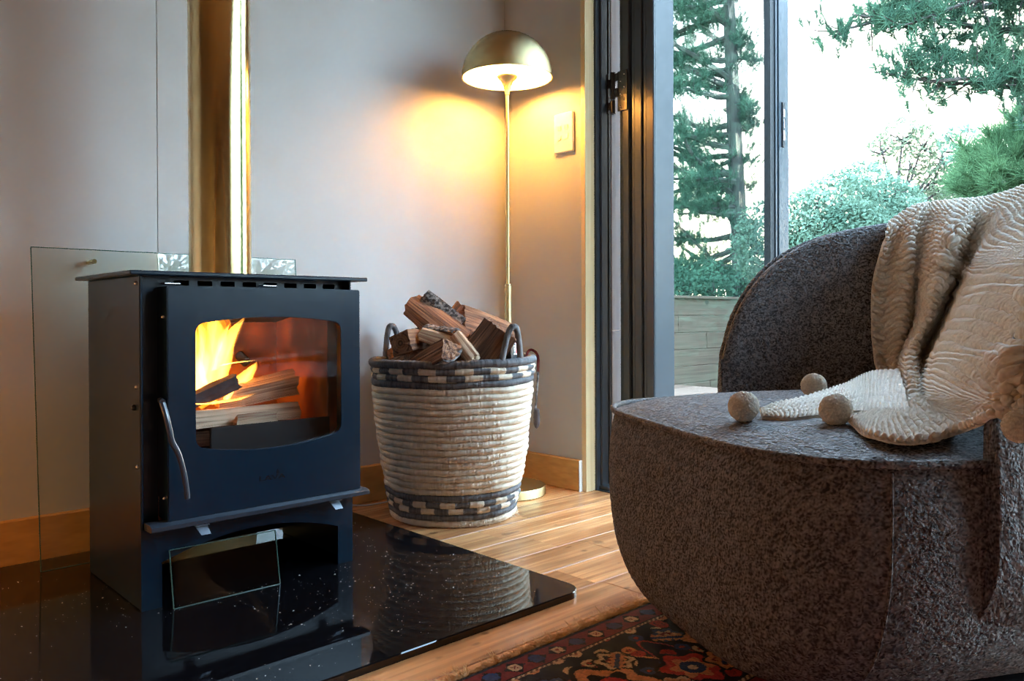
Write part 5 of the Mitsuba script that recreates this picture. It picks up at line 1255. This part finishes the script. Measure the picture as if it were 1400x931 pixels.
def rug_fn(p, n, uv):
    q = 0.0032
    x = (dr.floor(p.x / q) + 0.5) * q + 0.0012 * (noise(p.x * 300, p.y * 300, 1.0) - 0.5)
    y = (dr.floor(p.y / q) + 0.5) * q
    dy, dx = RY1 - y, RX1 - x
    ver = dx < dy
    d = dr.select(ver, dx, dy)
    e = dr.select(ver, y, x)
    navy, red, peach, cream, blue = (0.010, 0.011, 0.018), (0.150, 0.014, 0.012), (0.46, 0.20, 0.085), (0.46, 0.33, 0.20), (0.018, 0.040, 0.105)
    dark = (0.006, 0.005, 0.006)

    def on(base, color, m):
        return mix(base, color, dr.select(m, 1.0, 0.0))

    def flower(a, b, R):
        r = dr.sqrt(a * a + b * b) / R
        th = dr.atan2(b, a)
        pet = r + 0.14 * dr.cos(th * 6)
        return r, pet

    # guard bands with small lozenges
    def guard(dd, w, per, ph):
        k = dr.floor(e / per + ph)
        a = e - (k + 0.5 - ph) * per
        b = dd - w * 0.5
        l = abs(a) * 1.0 + abs(b) * 1.1
        odd = (k - 2 * dr.floor(k / 2)) < 0.5
        c = on(mi.Color3f(red), dark, l < 0.023)
        lz = l + 0.004 * dr.cos(dr.atan2(b, a) * 4)
        c = dr.select(odd, on(c, cream, lz < 0.016), on(c, blue, lz < 0.019))
        c = dr.select(odd, on(c, red, lz < 0.0045), c)
        edge = dr.minimum(dd, w - dd)
        return on(c, dark, edge < 0.0032)

    g1 = guard(d - 0.010, 0.056, 0.052, 0.0)
    g2 = guard(d - 0.330, 0.056, 0.060, 0.3)
    # main border
    per = 0.30
    k = dr.floor(e / per)
    a = e - (k + 0.5) * per
    b = d - 0.198
    c = mi.Color3f(navy)
    v1 = abs(b - 0.070 * dr.sin(e * 2 * math.pi / per)) < 0.0055
    v2 = abs(b + 0.082 * dr.sin(e * 4 * math.pi / per + 0.8)) < 0.0045
    c = on(c, (0.35, 0.035, 0.022), v2)
    c = on(c, peach, v1)
    f1, f2, wh = voronoi(e * 21, d * 21 + 5)
    leaf = f1 < 0.30
    lc = dr.select(wh < 0.3, mi.Color3f(peach), dr.select(wh < 0.55, mi.Color3f(0.33, 0.030, 0.02), dr.select(wh < 0.75, mi.Color3f(blue), mi.Color3f(cream))))
    c = dr.select(leaf & (f1 > 0.12), lc, c)
    c = dr.select(f1 < 0.10, mi.Color3f(0.30, 0.03, 0.02), c)
    for ca, cb, R, cols in ((0.0, 0.0, 0.074, (peach, dark, (0.36, 0.028, 0.020), cream)), (per * 0.5, 0.045, 0.054, ((0.36, 0.028, 0.020), peach, blue, cream)), (-per * 0.5, 0.045, 0.054, ((0.36, 0.028, 0.020), peach, blue, cream)),
                            (0.075, -0.062, 0.034, (cream, dark, red, peach)), (-0.080, 0.066, 0.036, (peach, red, cream, red)), (-0.070, -0.066, 0.030, (blue, cream, red, cream)), (0.082, 0.070, 0.030, (cream, red, dark, peach))):
        r, pet = flower(a - ca, b - cb, R)
        c = on(c, dark, pet < 1.12)
        c = on(c, cols[0], pet < 0.95)
        c = on(c, cols[1], pet < 0.62)
        c = on(c, cols[2], r < 0.42)
        c = on(c, cols[3], r < 0.17)
    # long serrated leaves from each big flower
    for sg in (1.0, -1.0):
        aa, bb = (a * 0.80 + sg * b * 0.60), (-sg * a * 0.60 + b * 0.80)
        w = 0.012 + 0.004 * dr.sin(aa * 500)
        lf = (abs(bb) < w) & (abs(aa) > 0.068) & (abs(aa) < 0.128)
        c = on(c, peach, lf)
        c = on(c, blue, lf & (abs(bb) < 0.0042))
    # field
    f1, f2, wh = voronoi(e * 9, d * 9)
    fld = on(mi.Color3f(red), navy, f1 < 0.36)
    fld = on(fld, peach, f1 < 0.27)
    fld = on(fld, blue, f1 < 0.17)
    fld = on(fld, cream, f1 < 0.08)
    out = mi.Color3f(dark)
    out = dr.select(d > 0.010, g1, out)
    rope = dr.select((dr.sin(e * 520 + d * 500) > 0), mi.Color3f(cream), mi.Color3f(0.10, 0.05, 0.03))
    out = dr.select(d > 0.066, rope, out)
    out = dr.select(d > 0.073, c, out)
    out = dr.select(d > 0.322, rope, out)
    out = dr.select(d > 0.330, g2, out)
    out = dr.select(d > 0.386, rope, out)
    out = dr.select(d > 0.393, fld, out)
    return out * (0.95 + 0.75 * noise(p.x * 260, p.y * 260, 4.0))


RUGM = mat('rug_pile', bump(lambda p, n, uv: noise(p.x * 320, p.y * 320, 2.0) + noise(p.x * 620, p.y * 620, 2.0), 0.003, pr(rug_fn, 0.95, sheen=0.25), eps=5e-4))
FRINGE = mat('rug_fringe', pr(lambda p, n, uv: mix((0.50, 0.27, 0.09), (0.78, 0.56, 0.30), noise(p.x * 90, p.y * 90, 1.0)), 0.9))
nx, ny = 340, 300
gx, gy = np.meshgrid(np.linspace(-2.5, RX1, nx), np.linspace(-3.3, RY1, ny), indexing='ij')
gx = gx + 0.0; gz = 0.0075 + 0.0018 * (meshkit.noise(np.stack([gx * 60, gy * 60, gx * 0], -1), 2) - 0.5)
edge_w = 0.004 * (meshkit.noise(np.stack([gx * 9, gy * 0, gx * 0], -1), 4) - 0.5)
gy = gy + edge_w * (gy > RY1 - 0.03)
dd_ = np.minimum(RX1 - gx, RY1 - gy)
gz = np.where(dd_ < 0.003, 0.004, gz)
Vr = np.stack([gx, gy, gz], -1).reshape(-1, 3)
Fr = grid_faces(nx, ny)
lo = Vr.copy(); lo[:, 2] = 0.0004
mr = trimesh.Trimesh(np.vstack([Vr, lo]), np.vstack([Fr, Fr[:, ::-1] + len(Vr)]), process=False)
ring = [i * ny for i in range(nx)] + [(nx - 1) * ny + j for j in range(1, ny)] + [i * ny + ny - 1 for i in range(nx - 2, -1, -1)] + [j for j in range(ny - 2, 0, -1)]
sf = []
for a, b in zip(ring, ring[1:] + ring[:1]):
    sf += [[a, a + len(Vr), b], [b, a + len(Vr), b + len(Vr)]]
mr = trimesh.Trimesh(mr.vertices, np.vstack([mr.faces, sf]), process=False)
if mr.volume < 0:
    mr.invert()
put('patterned_rug__pile', mr, RUGM, 30)
tag('patterned_rug', 'red and navy floral patterned wool rug with golden fringe under the armchair', 'rug')
rngr = np.random.default_rng(8)
P0, D0 = [], []
nfr = 9000
fx = rngr.uniform(-2.0, RX1, nfr)
P0 = np.column_stack([fx, RY1 - 0.002 + rngr.uniform(-0.004, 0.002, nfr), rngr.uniform(0.003, 0.0085, nfr)])
clump = meshkit.noise(np.column_stack([fx * 40, fx * 0, fx * 0]), 5)
ln = rngr.uniform(0.010, 0.028, nfr) * (0.4 + 1.1 * clump)
D0 = np.column_stack([rngr.normal(size=nfr) * 0.55 + 1.4 * (clump - 0.5), np.abs(rngr.normal(size=nfr) * 0.3 + 0.9), rngr.normal(size=nfr) * 0.35])
E0 = P0 + unit(D0) * ln[:, None]
E0[:, 2] = np.maximum(E0[:, 2], 0.0012)
sd = unit(np.cross(D0, rngr.normal(size=D0.shape))) * 0.0010
Vf = np.stack([P0 - sd, P0 + sd, E0], 1).reshape(-1, 3)
put('patterned_rug__fringe', trimesh.Trimesh(Vf, np.arange(len(Vf)).reshape(-1, 3), process=False), FRINGE, smooth=False, kind='stuff', label='short frayed golden fringe')

# ------------------------------------------------------------------ power cord and plug by the baseboard
cp = catmull([(-0.335, -0.040, 0.060), (-0.42, -0.048, 0.085), (-0.50, -0.055, 0.068), (-0.56, -0.060, 0.030), (-0.575, -0.075, 0.0045), (-0.545, -0.085, 0.0035), (-0.50, -0.085, 0.0035), (-0.46, -0.075, 0.004)], 12)
put('power_cord__cable', sweep(cp, 0.0026, 8), CORD)
put('power_cord__lead', sweep(catmull([(-0.56, -0.068, 0.006), (-0.60, -0.062, 0.0035), (-0.66, -0.055, 0.004), (-0.73, -0.06, 0.018)], 10), 0.0026, 8), CORD)
put('power_cord__plug', cat(box(-0.555, -0.500, -0.070, -0.042, 0.006, 0.030, 0.006), box(-0.545, -0.520, -0.066, -0.046, 0.026, 0.042, 0.005)), CORD)
tag('power_cord', 'white power cord with inline plug on the floor behind the basket', 'cord')

# ------------------------------------------------------------------ globe lamp in the left part of the room (its glow colours the lower wall and the flue)
GX, GY = -2.3, -0.36
put('globe_lamp__base', lathe([(0, 0), (0.13, 0), (0.13, 0.02), (0.0, 0.02)], 40, (GX, GY, 0.0142)), SATIN, 40)
put('globe_lamp__pole', lathe([(0, 0.02), (0.009, 0.02), (0.009, 0.33), (0.0, 0.33)], 16, (GX, GY, 0)), SATIN, 40)
put('globe_lamp__globe', ico((GX, GY, 0.42), 0.10, 3), WHITE, True, emitter={'type': 'area', 'radiance': {'type': 'rgb', 'value': [6.5, 2.7, 0.75]}, 'sampling_weight': 6.0})
tag('globe_lamp', 'low warm globe lamp on a brass pole at the left end of the room', 'lamp')
